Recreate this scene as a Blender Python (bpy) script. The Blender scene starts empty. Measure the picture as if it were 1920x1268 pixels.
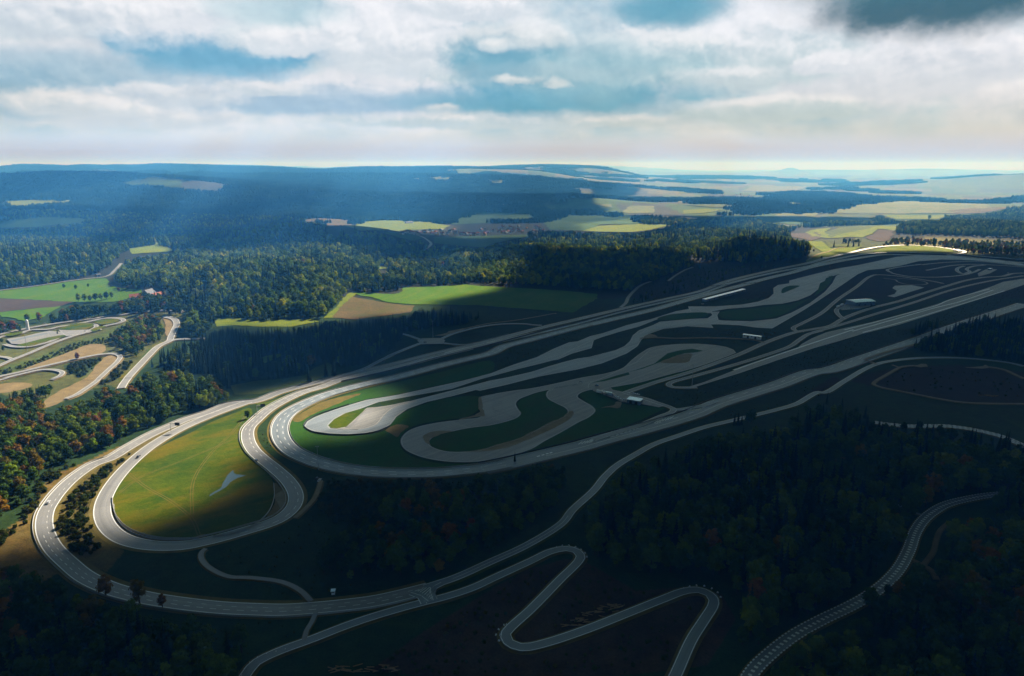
import bpy, bmesh, math, random
import numpy as np
from mathutils import Vector, Matrix
from mathutils.geometry import delaunay_2d_cdt
random.seed(7)
RNG = np.random.default_rng(11)
S = bpy.context.scene
COL = S.collection
R = math.radians

# ------------------------------------------------------------------ view geometry
PITCH = R(14.2); CAMH = 240.0; FOC = 1280.0
SUN_AZ = R(30.0)        # to the right of straight ahead (+Y), clockwise
SUN_EL = R(36.0)
SUNH = np.array([math.sin(SUN_AZ), math.cos(SUN_AZ)])
CLOUD_Z = 2500.0
CP, SP = math.cos(PITCH), math.sin(PITCH)

def ray(px, py):
    u = (np.asarray(px, float) - 960) / FOC; v = (634 - np.asarray(py, float)) / FOC
    return u, CP + v * SP, -SP + v * CP

def project(x, y, z):
    dz = z - CAMH
    dep = y * CP - dz * SP
    up = y * SP + dz * CP
    dep = np.maximum(dep, 1e-3)
    return 960 + FOC * x / dep, 634 - FOC * up / dep

# ------------------------------------------------------------------ noise
def _hash(ix, iy, s):
    n = (ix.astype(np.int64) * 374761393 + iy.astype(np.int64) * 668265263 + s * 974711) & 0x7fffffff
    n = ((n ^ (n >> 13)) * 1274126177) & 0x7fffffff
    return ((n ^ (n >> 16)) & 0xffff) / 65535.0

def vnoise(x, y, s=0):
    x = np.asarray(x, float); y = np.asarray(y, float)
    ix = np.floor(x); iy = np.floor(y); fx = x - ix; fy = y - iy
    fx = fx * fx * (3 - 2 * fx); fy = fy * fy * (3 - 2 * fy)
    a = _hash(ix, iy, s); b = _hash(ix + 1, iy, s); c = _hash(ix, iy + 1, s); d = _hash(ix + 1, iy + 1, s)
    return (a * (1 - fx) + b * fx) * (1 - fy) + (c * (1 - fx) + d * fx) * fy

def fbm(x, y, oct=4, s=0):
    t = 0; a = 0.5; n = 0
    for k in range(oct):
        t = t + a * vnoise(x * 2 ** k + 13.7 * k, y * 2 ** k + 5.1 * k, s + k); n += a; a *= .5
    return t / n

def sstep(a, b, x):
    t = np.clip((x - a) / (b - a), 0, 1)
    return t * t * (3 - 2 * t)

# ------------------------------------------------------------------ terrain height
def _flat(px, py):
    u, dy, dz = ray(px, py); t = -CAMH / dz
    return float(u * t), float(dy * t)
HILLS = []   # x, y, height, sx, sy
def hill(px, py, h, sx, sy):
    x, y = _flat(px, py); HILLS.append((x, y, h, sx, sy))
hill(470, 545, 42, 230, 210)
hill(650, 500, 22, 200, 160)
hill(620, 462, 62, 330, 230)
hill(1020, 492, 26, 260, 150)
hill(1415, 478, 30, 150, 140)
hill(1850, 432, 46, 420, 330)
hill(1340, 447, 18, 240, 150)
hill(140, 495, 24, 330, 240)
FAR = [  # x, y, height, sx, sy
    (-4200, 8800, 70, 2600, 900), (300, 9200, 60, 1400, 600), (1750, 8300, 36, 900, 500),
    (-1500, 5600, 45, 1300, 600), (-3200, 5200, 40, 1200, 500), (900, 6400, 44, 800, 350),
    (5600, 7400, 120, 900, 1100), (7200, 9000, 130, 1500, 1500), (3100, 10500, 60, 1300, 700),
    (7600, 19200, 150, 330, 400), (8600, 20000, 90, 2000, 700), (12500, 21500, 90, 2800, 1200),
    (-3000, 22000, 90, 2800, 1800), (-9000, 21000, 130, 2400, 1800), (-13000, 21000, 110, 2600, 1800),
    (2500, 25000, 120, 3600, 1800), (-7000, 15000, 70, 2500, 1300), (-2000, 13500, 45, 2600, 900)]

def height(x, y):
    x = np.asarray(x, float); y = np.asarray(y, float)
    h = np.zeros(np.broadcast(x, y).shape)
    for hx, hy, hh, sx, sy in HILLS:
        h = h + hh * np.exp(-((x - hx) / sx) ** 2 - ((y - hy) / sy) ** 2)
    d = np.hypot(x, y)
    far = sstep(2700, 4200, d)
    az = np.degrees(np.arctan2(x, np.maximum(y, 1)))
    left = 1 - sstep(2, 16, az)
    h = h - 28 * sstep(2300, 3000, d) * (1 - sstep(3600, 5200, d))
    h = h + sstep(3900, 9000, d) * (100 * left + 12 * (1 - left))
    rw = (y + 900 * (fbm(x / 2600 + 1.7, y / 2600, 3, 71) - .5) + .18 * x) / 1750
    rg = np.abs((rw % 1.0) - .5) * 2; rg = (1 - rg) ** 1.6 * (.45 + 1.1 * fbm(x / 1500 + 5, y / 1500, 3, 73))
    h = h + sstep(3300, 4600, d) * (1 - .55 * sstep(9000, 14000, d)) * rg * (78 * left + 20 * (1 - left))
    n = fbm(x / 1900 + 3.3, y / 1900 + 8.1, 4, 5) - .5
    n2 = fbm(x / 620 + 9.3, y / 620 + 1.1, 3, 9) - .5
    h = h + far * (n * 165 * (.3 + .7 * left) + n2 * 34 * (.3 + .7 * left)) * (.6 + .4 * sstep(5000, 9000, d))
    for hx, hy, hh, sx, sy in FAR:
        h = h + hh * np.exp(-((x - hx) / sx) ** 2 - ((y - hy) / sy) ** 2)
    h = h + sstep(14000, 24000, d) * (fbm(x / 4200, y / 4200, 4, 21) - .45) * 170
    return np.where(h > 170, 170 + 165 * (1 - np.exp(-(np.maximum(h, 170) - 170) / 165)), h)

_T = np.concatenate([np.linspace(230, 3000, 700), np.geomspace(3000, 60000, 500)[1:]])
def ground(px, py):
    """photograph pixel -> point on the terrain (arrays)"""
    px = np.atleast_1d(np.asarray(px, float)); py = np.atleast_1d(np.asarray(py, float))
    u, dy, dz = ray(px, py)
    t = -CAMH / np.minimum(dz, -1e-4)
    X, Y = u * t, dy * t
    need = np.nonzero((np.hypot(X, Y) > 2200) | (np.abs(height(X, Y)) > .02))[0]
    for i in need:
        hx = u[i] * _T; hy = dy[i] * _T; hz = CAMH + dz[i] * _T
        below = hz <= height(hx, hy)
        k = int(np.argmax(below)) if below.any() else len(_T) - 1
        k = max(k, 1); a, b = _T[k - 1], _T[k]
        for _ in range(14):
            m = .5 * (a + b)
            if CAMH + dz[i] * m <= height(u[i] * m, dy[i] * m): b = m
            else: a = m
        X[i], Y[i] = u[i] * b, dy[i] * b
    return X, Y

VIEWS = dict(P=(0, 0, 1), A=(480, 640, 4.3636), B=(640, 560, 4.3636), C=(860, 640, 4.3636), D=(900, 480, 4.3636),
             E=(1180, 440, 4.3636), F=(1480, 440, 4.3636), G=(1160, 560, 4.3636), H=(1480, 560, 4.3636),
             a=(0, 640, 3), b=(0, 440, 3), c=(480, 440, 3), d=(900, 440, 3), e=(1280, 380, 3), f=(420, 848, 3),
             g=(860, 848, 3), h=(1280, 848, 3), L=(0, 500, 4.529), M=(0, 860, 3.107), v=(560, 290, 3), w=(1280, 290, 3), u=(0, 290, 3))
def pix(s):
    """'A 0,485 200,415 B 3,4' -> photograph pixels; a letter names the survey sheet the numbers were read on"""
    out = []; v = VIEWS['P']
    for t in s.split():
        if t in VIEWS: v = VIEWS[t]
        else:
            x, y = t.split(','); out.append((v[0] + float(x) / v[2], v[1] + float(y) / v[2]))
    return np.array(out)
def gnd(s):
    p = pix(s); X, Y = ground(p[:, 0], p[:, 1]); return np.stack([X, Y], 1)

def catmull(p, step=4.0, closed=False):
    p = np.asarray(p, float); n = len(p)
    if n < 3: 
        m = max(2, int(np.hypot(*(p[1] - p[0])) / step)); t = np.linspace(0, 1, m + 1)[:, None]
        return p[0] * (1 - t) + p[1] * t
    out = []
    for i in range(n if closed else n - 1):
        p1, p2 = p[i], p[(i + 1) % n]
        p0 = p[(i - 1) % n] if (closed or i > 0) else 2 * p1 - p2
        p3 = p[(i + 2) % n] if (closed or i + 2 < n) else 2 * p2 - p1
        d1 = max(np.hypot(*(p1 - p0)), 1e-3) ** .5; d2 = max(np.hypot(*(p2 - p1)), 1e-3) ** .5; d3 = max(np.hypot(*(p3 - p2)), 1e-3) ** .5
        m1 = (p2 - p1) + d2 * ((p1 - p0) / d1 - (p2 - p0) / (d1 + d2))
        m2 = (p2 - p1) + d2 * ((p3 - p2) / d3 - (p3 - p1) / (d2 + d3))
        m = max(2, min(60, int(np.hypot(*(p2 - p1)) / step) + 1))
        for t in np.arange(m) / m:
            out.append((2 * t ** 3 - 3 * t ** 2 + 1) * p1 + (t ** 3 - 2 * t ** 2 + t) * m1 + (-2 * t ** 3 + 3 * t ** 2) * p2 + (t ** 3 - t ** 2) * m2)
    if not closed: out.append(p[-1])
    return np.array(out)

def inpoly(px, py, poly):
    px = np.asarray(px); py = np.asarray(py); c = np.zeros(px.shape, bool); n = len(poly)
    x0, y0 = poly.min(0); x1, y1 = poly.max(0)
    bb = (px >= x0) & (px <= x1) & (py >= y0) & (py <= y1)
    if not bb.any(): return c
    X = px[bb]; Y = py[bb]; r = np.zeros(X.shape, bool)
    for i in range(n):
        xa, ya = poly[i]; xb, yb = poly[i - 1]
        if ya == yb: continue
        k = (ya > Y) != (yb > Y)
        r ^= k & (X < (xb - xa) * (Y - ya) / (yb - ya) + xa)
    c[bb] = r
    return c

# ------------------------------------------------------------------ materials
def mat(name):
    m = bpy.data.materials.new(name); m.use_nodes = True; m.node_tree.nodes.clear(); return m
class NT:
    def __init__(s, tree): s.t = tree
    def n(s, typ, inp=None, **kw):
        nd = s.t.nodes.new(typ)
        for k, v in kw.items(): setattr(nd, k, v)
        for k, v in (inp or {}).items():
            if isinstance(v, bpy.types.NodeSocket): s.t.links.new(v, nd.inputs[k])
            else: nd.inputs[k].default_value = v
        return nd
    def math(s, op, a, b=0.0, c=None, clamp=False):
        i = {0: a, 1: b}
        if c is not None: i[2] = c
        return s.n('ShaderNodeMath', i, operation=op, use_clamp=clamp).outputs[0]
    def mix(s, f, a, b, bt='MIX'):
        nd = s.n('ShaderNodeMix', data_type='RGBA', blend_type=bt)
        for k, v in ((0, f), (6, a), (7, b)):
            if isinstance(v, bpy.types.NodeSocket): s.t.links.new(v, nd.inputs[k])
            else: nd.inputs[k].default_value = v
        return nd.outputs[2]
    def ramp(s, f, stops, interp='LINEAR'):
        nd = s.n('ShaderNodeValToRGB', {0: f}); cr = nd.color_ramp; cr.interpolation = interp
        while len(cr.elements) < len(stops): cr.elements.new(.5)
        for e, (p, c) in zip(cr.elements, stops): e.position = p; e.color = c
        return nd.outputs[0]
    def noise(s, vec, scale, detail=3, rough=.5, w='3D'):
        return s.n('ShaderNodeTexNoise', {'Vector': vec, 'Scale': scale, 'Detail': detail, 'Roughness': rough}, noise_dimensions=w).outputs[0]
def c4(r, g, b): return (r, g, b, 1)
def srgb(r, g, b):
    f = lambda v: (v / 255 / 12.92) if v / 255 < .04045 else ((v / 255 + .055) / 1.055) ** 2.4
    return (f(r), f(g), f(b), 1)
def geo_pos(N): return N.n('ShaderNodeNewGeometry').outputs['Position']
def principled(N, color, rough=.8, spec=.3, bump=None, bstr=.3, bdist=1.0, metal=0.0):
    i = {'Base Color': color, 'Roughness': rough, 'Specular IOR Level': spec, 'Metallic': metal}
    if bump is not None:
        i['Normal'] = N.n('ShaderNodeBump', {'Height': bump, 'Strength': bstr, 'Distance': bdist}).outputs[0]
    p = N.n('ShaderNodeBsdfPrincipled', i)
    N.n('ShaderNodeOutputMaterial', {'Surface': p.outputs[0]})
    return p

def simple_mat(name, col, rough=.6, spec=.4, metal=0.0, var=.15, scale=.6):
    m = mat(name); N = NT(m.node_tree); P = geo_pos(N)
    nz = N.noise(P, scale, 3)
    k = N.math('MULTIPLY_ADD', nz, 2 * var, 1 - var)
    c = N.mix(1.0, c4(*col), N.n('ShaderNodeCombineColor', {0: k, 1: k, 2: k}).outputs[0], 'MULTIPLY')
    principled(N, c, rough, spec, metal=metal)
    return m

def terrain_mat():
    m = mat('ground_cover'); N = NT(m.node_tree); P = geo_pos(N)
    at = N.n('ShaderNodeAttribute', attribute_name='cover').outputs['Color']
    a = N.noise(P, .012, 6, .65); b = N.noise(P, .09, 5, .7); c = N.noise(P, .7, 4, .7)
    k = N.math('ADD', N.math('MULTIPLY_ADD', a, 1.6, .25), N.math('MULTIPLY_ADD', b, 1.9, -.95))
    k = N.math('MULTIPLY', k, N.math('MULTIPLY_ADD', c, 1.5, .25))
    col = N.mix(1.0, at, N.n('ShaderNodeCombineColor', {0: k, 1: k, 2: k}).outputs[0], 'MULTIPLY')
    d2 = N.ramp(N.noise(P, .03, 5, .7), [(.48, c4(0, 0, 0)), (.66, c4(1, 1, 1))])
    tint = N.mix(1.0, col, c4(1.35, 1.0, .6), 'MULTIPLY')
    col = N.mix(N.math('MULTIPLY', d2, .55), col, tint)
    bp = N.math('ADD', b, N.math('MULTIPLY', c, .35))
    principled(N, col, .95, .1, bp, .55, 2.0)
    return m

def field_mat(name, c1, c2, ang=0.0, width=9.0, amt=.25, dry=None, damt=.6):
    m = mat(name); N = NT(m.node_tree); P = geo_pos(N)
    rot = N.n('ShaderNodeMapping', {'Vector': P, 'Rotation': (0, 0, ang)}).outputs[0]
    st = N.noise(N.n('ShaderNodeMapping', {'Vector': rot, 'Scale': (1 / width, .004, 1)}).outputs[0], 1.0, 3, .6)
    tl = N.n('ShaderNodeTexWave', {'Vector': rot, 'Scale': .35 / width * 9, 'Distortion': 1.2, 'Detail': 2., 'Detail Scale': .05}, wave_type='BANDS', bands_direction='X').outputs['Fac']
    b = N.noise(P, .011, 6, .62); c = N.noise(P, .16, 5, .7); e = N.noise(P, .9, 4, .75)
    k = N.math('ADD', N.math('MULTIPLY', st, amt * 2.2), N.math('ADD', N.math('MULTIPLY', b, 2.4), N.math('MULTIPLY', c, 1.3)))
    k = N.math('SUBTRACT', k, amt * 1.1 + 1.35, clamp=True)
    col = N.mix(k, c4(*c1), c4(*c2))
    if dry:
        f = N.ramp(N.noise(N.n('ShaderNodeMapping', {'Vector': rot, 'Scale': (.03, .012, 1)}).outputs[0], 1.0, 6, .68), [(.46, c4(0, 0, 0)), (.64, c4(1, 1, 1))])
        col = N.mix(N.math('MULTIPLY', f, damt), col, c4(*dry))
    w = N.math('ADD', N.math('MULTIPLY_ADD', e, 1.1, .42), N.math('MULTIPLY', tl, .22))
    col = N.mix(1.0, col, N.n('ShaderNodeCombineColor', {0: w, 1: w, 2: w}).outputs[0], 'MULTIPLY')
    principled(N, col, .95, .1, N.math('ADD', c, N.math('MULTIPLY', e, .5)), .7, 1.2)
    return m

def asphalt(name, base=(.11, .135, .15), light=(.31, .36, .385), rough=.46, spec=.7, dirt=.25):
    m = mat(name); N = NT(m.node_tree); P = geo_pos(N)
    uv = N.n('ShaderNodeUVMap').outputs[0]
    sm = N.n('ShaderNodeMapping', {'Vector': uv, 'Scale': (.75, .006, 1)}).outputs[0]
    streak = N.noise(sm, 1.0, 4, .65)
    wide = N.noise(N.n('ShaderNodeMapping', {'Vector': uv, 'Scale': (.24, .0016, 1)}).outputs[0], 1.0, 3, .6)
    patch = N.noise(P, .014, 5, .65); fine = N.noise(P, 1.2, 3, .7)
    sl = N.n('ShaderNodeMapping', {'Vector': uv, 'Scale': (.02, .035, 1)}).outputs[0]
    slab = N.n('ShaderNodeTexVoronoi', {'Vector': sl, 'Scale': 1.0}, feature='F1', distance='CHEBYCHEV').outputs['Color']
    slabv = N.n('ShaderNodeSeparateColor', {0: slab}).outputs[0]
    f = N.math('ADD', N.math('MULTIPLY_ADD', wide, 1.3, -.62), N.math('ADD', N.math('MULTIPLY', streak, 1.0), N.math('ADD', N.math('MULTIPLY', patch, .7), N.math('MULTIPLY_ADD', slabv, .2, -.47))), clamp=True)
    col = N.mix(f, c4(*base), c4(*light))
    col = N.mix(N.math('MULTIPLY', N.ramp(fine, [(.5, c4(0, 0, 0)), (.75, c4(1, 1, 1))]), dirt), col, c4(.3, .27, .2))
    r = N.math('MULTIPLY_ADD', streak, .08, rough)
    principled(N, col, r, spec, fine, .12, .05)
    return m

def leaf_mat(name, stops, trans=.25, dark=.0):
    m = mat(name); N = NT(m.node_tree); P = geo_pos(N)
    oi = N.n('ShaderNodeObjectInfo')
    stand = N.noise(oi.outputs['Location'], .011, 3, .6)
    rnd = N.math('ADD', N.math('MULTIPLY', oi.outputs['Random'], .62), N.math('MULTIPLY_ADD', stand, 1.5, -.56), clamp=True)
    col = N.ramp(rnd, stops)
    nz = N.noise(P, .55, 3, .7)
    k = N.math('MULTIPLY_ADD', nz, 1.3, .35)
    col = N.mix(1.0, col, N.n('ShaderNodeCombineColor', {0: k, 1: k, 2: k}).outputs[0], 'MULTIPLY')
    d = N.n('ShaderNodeBsdfDiffuse', {'Color': col})
    tcol = N.mix(1.0, col, c4(1.5, 1.35, .5), 'MULTIPLY')
    t = N.n('ShaderNodeBsdfTranslucent', {'Color': tcol})
    x = N.n('ShaderNodeMixShader', {0: trans, 1: d.outputs[0], 2: t.outputs[0]})
    N.n('ShaderNodeOutputMaterial', {'Surface': x.outputs[0]})
    return m

M = {}
M['ground'] = terrain_mat()
M['asphalt'] = asphalt('asphalt')
M['asphalt_dark'] = asphalt('asphalt_dark', (.1, .125, .14), (.23, .265, .285), .46, .8)
M['concrete_road'] = asphalt('pale_concrete_road', (.16, .16, .155), (.35, .34, .32), .5, .6)
M['worn'] = asphalt('worn_asphalt', (.13, .132, .13), (.36, .35, .32), .52, .55, .5)
M['gravel'] = simple_mat('gravel', (.3, .24, .15), .95, .1, var=.35, scale=.15)
M['dirt'] = simple_mat('bare_soil', (.23, .17, .08), .95, .1, var=.45, scale=.08)
M['verge'] = simple_mat('dry_verge', (.16, .125, .035), .95, .1, var=.5, scale=.12)
M['verge_green'] = simple_mat('green_verge', (.085, .1, .012), .95, .1, var=.5, scale=.12)
M['grass_infield'] = field_mat('infield_grass', (.022, .065, .002), (.09, .115, .003), .9, 12, .3, (.16, .115, .005), .8)
M['grass_dark'] = field_mat('mown_grass', (.016, .085, .010), (.04, .11, .013), .4, 10, .2, (.07, .065, .02), .4)
M['paint'] = simple_mat('road_paint', (.84, .84, .8), .6, .3, var=.2)
M['paint_yellow'] = simple_mat('yellow_edge_paint', (.55, .5, .2), .6, .3, var=.2)
M['paint_worn'] = simple_mat('worn_road_paint', (.5, .5, .47), .6, .3, var=.5, scale=.08)
M['steel'] = simple_mat('galvanised_steel', (.38, .4, .42), .45, .5, .6)
M['barrier'] = simple_mat('barrier_concrete', (.36, .36, .35), .7, .3)
M['dark_metal'] = simple_mat('dark_metal', (.035, .04, .045), .5, .5, .3)
M['white'] = simple_mat('white_paint', (.78, .79, .8), .45, .5, var=.06)
M['wall_white'] = simple_mat('white_wall', (.7, .69, .66), .8, .2, var=.1)
M['wall_blue'] = simple_mat('blue_cladding', (.12, .2, .3), .5, .4, var=.1)
M['roof_pale'] = simple_mat('pale_metal_roof', (.86, .9, .93), .3, .6, .75, var=.1)
M['roof_red'] = simple_mat('red_tiles', (.32, .11, .06), .8, .2, var=.3)
M['roof_grey'] = simple_mat('grey_tiles', (.11, .12, .14), .7, .3, var=.3)
M['glass'] = simple_mat('window_glass', (.02, .03, .04), .1, .8)
M['rubber'] = simple_mat('rubber', (.02, .02, .02), .8, .3)
M['car_white'] = simple_mat('white_car_paint', (.75, .76, .78), .25, .6, var=.03)
M['car_silver'] = simple_mat('silver_car_paint', (.42, .45, .48), .25, .6, .4, var=.03)
M['car_dark'] = simple_mat('dark_car_paint', (.03, .035, .05), .25, .6, var=.03)
M['bark'] = simple_mat('bark', (.06, .045, .032), .95, .1, var=.4, scale=1.5)
M['wood'] = simple_mat('sawn_logs', (.3, .2, .09), .9, .1, var=.4, scale=.4)
M['leaf_green'] = leaf_mat('green_leaves', [(0, c4(.025, .052, .01)), (.35, c4(.045, .085, .012)), (.6, c4(.08, .125, .013)), (.85, c4(.13, .18, .015)), (1, c4(.21, .24, .018))], .22)
M['leaf_lush'] = leaf_mat('lush_leaves', [(0, c4(.05, .11, .012)), (.5, c4(.15, .24, .018)), (.85, c4(.28, .33, .02)), (1, c4(.46, .44, .03))], .38)
M['leaf_autumn'] = leaf_mat('autumn_leaves', [(0, c4(.06, .06, .012)), (.25, c4(.13, .105, .015)), (.45, c4(.21, .135, .016)), (.65, c4(.22, .11, .016)), (.88, c4(.21, .078, .014)), (1, c4(.15, .045, .012))])
M['far_leaf'] = leaf_mat('distant_leaves', [(0, c4(.014, .032, .01)), (.5, c4(.024, .05, .012)), (1, c4(.05, .085, .014))])
M['needles'] = leaf_mat('dark_needles', [(0, c4(.011, .021, .012)), (.6, c4(.017, .031, .013)), (1, c4(.028, .045, .014))], .12)
M['shrub'] = leaf_mat('shrub_leaves', [(0, c4(.03, .05, .012)), (.5, c4(.05, .07, .014)), (.8, c4(.09, .085, .018)), (1, c4(.14, .09, .02))], .3)

# ------------------------------------------------------------------ object helpers
def mesh_obj(name, verts, faces, m, parent=None, uvs=None, smooth=False):
    me = bpy.data.meshes.new(name)
    me.from_pydata([tuple(map(float, v)) for v in verts], [], [tuple(map(int, f)) for f in faces])
    if uvs is not None:
        ul = me.uv_layers.new(name='UVMap'); vi = np.empty(len(me.loops), np.int64); me.loops.foreach_get('vertex_index', vi)
        ul.data.foreach_set('uv', np.asarray(uvs, np.float32)[vi].ravel())
    if m is not None:
        for mm in (m if isinstance(m, (list, tuple)) else [m]): me.materials.append(mm)
    if smooth: me.polygons.foreach_set('use_smooth', np.ones(len(me.polygons), bool))
    o = bpy.data.objects.new(name, me); COL.objects.link(o)
    if parent is not None: o.parent = parent
    return o
def structure(o, label=None, cat=None):
    o['kind'] = 'structure'
    if label: o['label'] = label
    if cat: o['category'] = cat
    return o
def tag(o, label, cat, group=None, kind=None):
    o['label'] = label; o['category'] = cat
    if group: o['group'] = group
    if kind: o['kind'] = kind
    return o
def empty(name, loc, rz=0.0):
    o = bpy.data.objects.new(name, None); COL.objects.link(o); o.location = loc; o.rotation_euler = (0, 0, rz); o.empty_display_size = .5
    return o
class MB:
    def __init__(s): s.v = []; s.f = []
    def add(s, v, f):
        b = len(s.v); s.v += [tuple(p) for p in v]; s.f += [tuple(b + i for i in q) for q in f]; return s
    def box(s, x0, x1, y0, y1, z0, z1, tx=0, ty=0):
        v = [(x0, y0, z0), (x1, y0, z0), (x1, y1, z0), (x0, y1, z0), (x0 + tx, y0 + ty, z1), (x1 - tx, y0 + ty, z1), (x1 - tx, y1 - ty, z1), (x0 + tx, y1 - ty, z1)]
        return s.add(v, [(3, 2, 1, 0), (4, 5, 6, 7), (0, 1, 5, 4), (1, 2, 6, 5), (2, 3, 7, 6), (3, 0, 4, 7)])
    def cyl(s, a, b, r0, r1, n=8):
        a = Vector(a); b = Vector(b); d = (b - a).normalized(); x = d.orthogonal().normalized(); y = d.cross(x)
        v = []; f = []
        for k in range(n):
            t = 2 * math.pi * k / n; o = x * math.cos(t) + y * math.sin(t); v += [a + o * r0, b + o * r1]
        for k in range(n):
            j = (k + 1) % n; f.append((2 * k, 2 * j, 2 * j + 1, 2 * k + 1))
        f.append(tuple(2 * k for k in range(n))[::-1]); f.append(tuple(2 * k + 1 for k in range(n)))
        return s.add(v, f)
    def gable(s, x0, x1, y0, y1, z0, z1, ov=.5):
        ym = (y0 + y1) / 2
        v = [(x0 - ov, y0 - ov, z0), (x1 + ov, y0 - ov, z0), (x1 + ov, y1 + ov, z0), (x0 - ov, y1 + ov, z0), (x0 - ov, ym, z1), (x1 + ov, ym, z1)]
        return s.add(v, [(0, 1, 5, 4), (2, 3, 4, 5), (1, 2, 5), (3, 0, 4), (3, 2, 1, 0)])
    def prism(s, prof, x0, x1):
        n = len(prof); v = [(x0, y, z) for y, z in prof] + [(x1, y, z) for y, z in prof]
        f = [(i, (i + 1) % n, n + (i + 1) % n, n + i) for i in range(n)] + [tuple(range(n))[::-1], tuple(range(n, 2 * n))]
        return s.add(v, f)
    def build(s, name, m, parent=None): return mesh_obj(name, s.v, s.f, m, parent)

LAYER = [0.10]
def layer():
    LAYER[0] += .012; return LAYER[0]
def drape_z(x, y, off):
    d = np.hypot(x, y)
    return height(x, y) + off + np.where(np.abs(height(x, y)) > .02, .25 + d * .0005, 0)

def normals2(p):
    t = np.gradient(p, axis=0); t /= np.maximum(np.hypot(t[:, 0], t[:, 1]), 1e-6)[:, None]
    return np.stack([-t[:, 1], t[:, 0]], 1)

CLEAR = []        # closed ground outlines no tree may stand on (ground metres)
VIS = []          # closed pixel outlines kept open to the eye
def ribbon(name, line, w, m, z=None, parent=None, step=4.0, label=None, clear=True, left=None, right=None, vis=True):
    """line: smooth ground polyline; w: full width (scalar or array)"""
    z = layer() if z is None else z
    n = normals2(line); w = np.broadcast_to(np.asarray(w, float), (len(line),))[:, None]
    A = line + n * (w / 2 if left is None else left); B = line - n * (w / 2 if right is None else right)
    s = np.concatenate([[0], np.cumsum(np.hypot(*np.diff(line, axis=0).T))])
    ks = 5 if float(w.max()) > 3 else 2
    V = []; U = []
    for k in range(ks):
        t = k / (ks - 1); q = A * (1 - t) + B * t
        V.append(np.stack([q[:, 0], q[:, 1], drape_z(q[:, 0], q[:, 1], z)], 1)); U.append(np.stack([t * w[:, 0], s], 1))
    N = len(line); V = np.concatenate(V); U = np.concatenate(U); F = []
    for k in range(ks - 1):
        for i in range(N - 1): F.append((k * N + i, (k + 1) * N + i, (k + 1) * N + i + 1, k * N + i + 1))
    o = mesh_obj(name, V, F, m, parent, U)
    if parent is None: structure(o)
    if clear:
        CLEAR.append(np.concatenate([line + n * (w / 2 + 2.5), (line - n * (w / 2 + 2.5))[::-1]]))
        if vis:
            q = np.concatenate([A, B[::-1]]); VIS.append(np.stack(project(q[:, 0], q[:, 1], height(q[:, 0], q[:, 1])), 1))
    return o

def pad(name, s, m, z=None, smooth=True, ang=.78, clear=True, step=5.0, closed_pts=None, sub=0, rag=0.0, line=False):
    """filled ground outline"""
    z = layer() if z is None else z
    p = gnd(s) if closed_pts is None else closed_pts
    if smooth: p = catmull(p, step, True)
    if rag:
        q = []
        for i in range(len(p)):
            e_ = p[(i + 1) % len(p)] - p[i]; m_ = max(1, min(200, int(np.hypot(*e_) / (rag * 2.2))))
            q += [p[i] + e_ * t / m_ for t in range(m_)]
        p = np.array(q); p = p + (np.stack([fbm(p[:, 0] / (rag * 5), p[:, 1] / (rag * 5), 3, 91), fbm(p[:, 0] / (rag * 5) + 9, p[:, 1] / (rag * 5), 3, 92)], 1) - .5) * rag * 2.4
    q0 = p.mean(0); nn_ = len(p)
    cv, _, cf = delaunay_2d_cdt([Vector(q - q0) for q in p], [(i, (i + 1) % nn_) for i in range(nn_)], [], 0, 1e-3)[:3]
    # keep the triangles whose middle lies inside the outline
    cv = np.array([tuple(v) for v in cv]) + q0; cf = np.array([f for f in cf if len(f) == 3]); mid = cv[cf].mean(1)
    cf = cf[inpoly(mid[:, 0], mid[:, 1], p)]
    bm = bmesh.new(); vs = [bm.verts.new((q[0], q[1], 0)) for q in cv]
    for f in cf:
        try: bm.faces.new([vs[i] for i in f])
        except ValueError: pass
    bmesh.ops.delete(bm, geom=[v for v in bm.verts if not v.link_faces], context='VERTS'); bm.normal_update()
    for _ in range(sub):
        L = [e for e in bm.edges if e.calc_length() > 45]
        if L: bmesh.ops.subdivide_edges(bm, edges=L, cuts=1); bmesh.ops.triangulate(bm, faces=bm.faces)
    ca, sa = math.cos(ang), math.sin(ang)
    bm.verts.ensure_lookup_table()
    V = np.array([v.co[:] for v in bm.verts]); bm.verts.index_update()
    F = []
    for f in bm.faces:
        i = [v.index for v in f.verts]
        F.append(i if f.normal.z > 0 else i[::-1])
    bm.free()
    V[:, 2] = drape_z(V[:, 0], V[:, 1], z)
    U = np.stack([V[:, 0] * ca - V[:, 1] * sa, V[:, 0] * sa + V[:, 1] * ca], 1)
    o = structure(mesh_obj(name, V, F, m, None, U))
    if line:
        c_ = np.concatenate([p, p[:1]]); ar = .5 * np.sum(p[:, 0] * np.roll(p[:, 1], -1) - np.roll(p[:, 0], -1) * p[:, 1])
        marking(o, c_, (1.1 if ar > 0 else -1.1), line, m=M['paint_worn'], z=z, zo=.012, name='edge_line')
    if clear:
        CLEAR.append(p); VIS.append(np.stack(project(p[:, 0], p[:, 1], height(p[:, 0], p[:, 1])), 1))
    return o

def along(line, s):
    L = np.concatenate([[0], np.cumsum(np.hypot(*np.diff(line, axis=0).T))])
    return np.stack([np.interp(s, L, line[:, 0]), np.interp(s, L, line[:, 1])], 1), L[-1]

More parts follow.
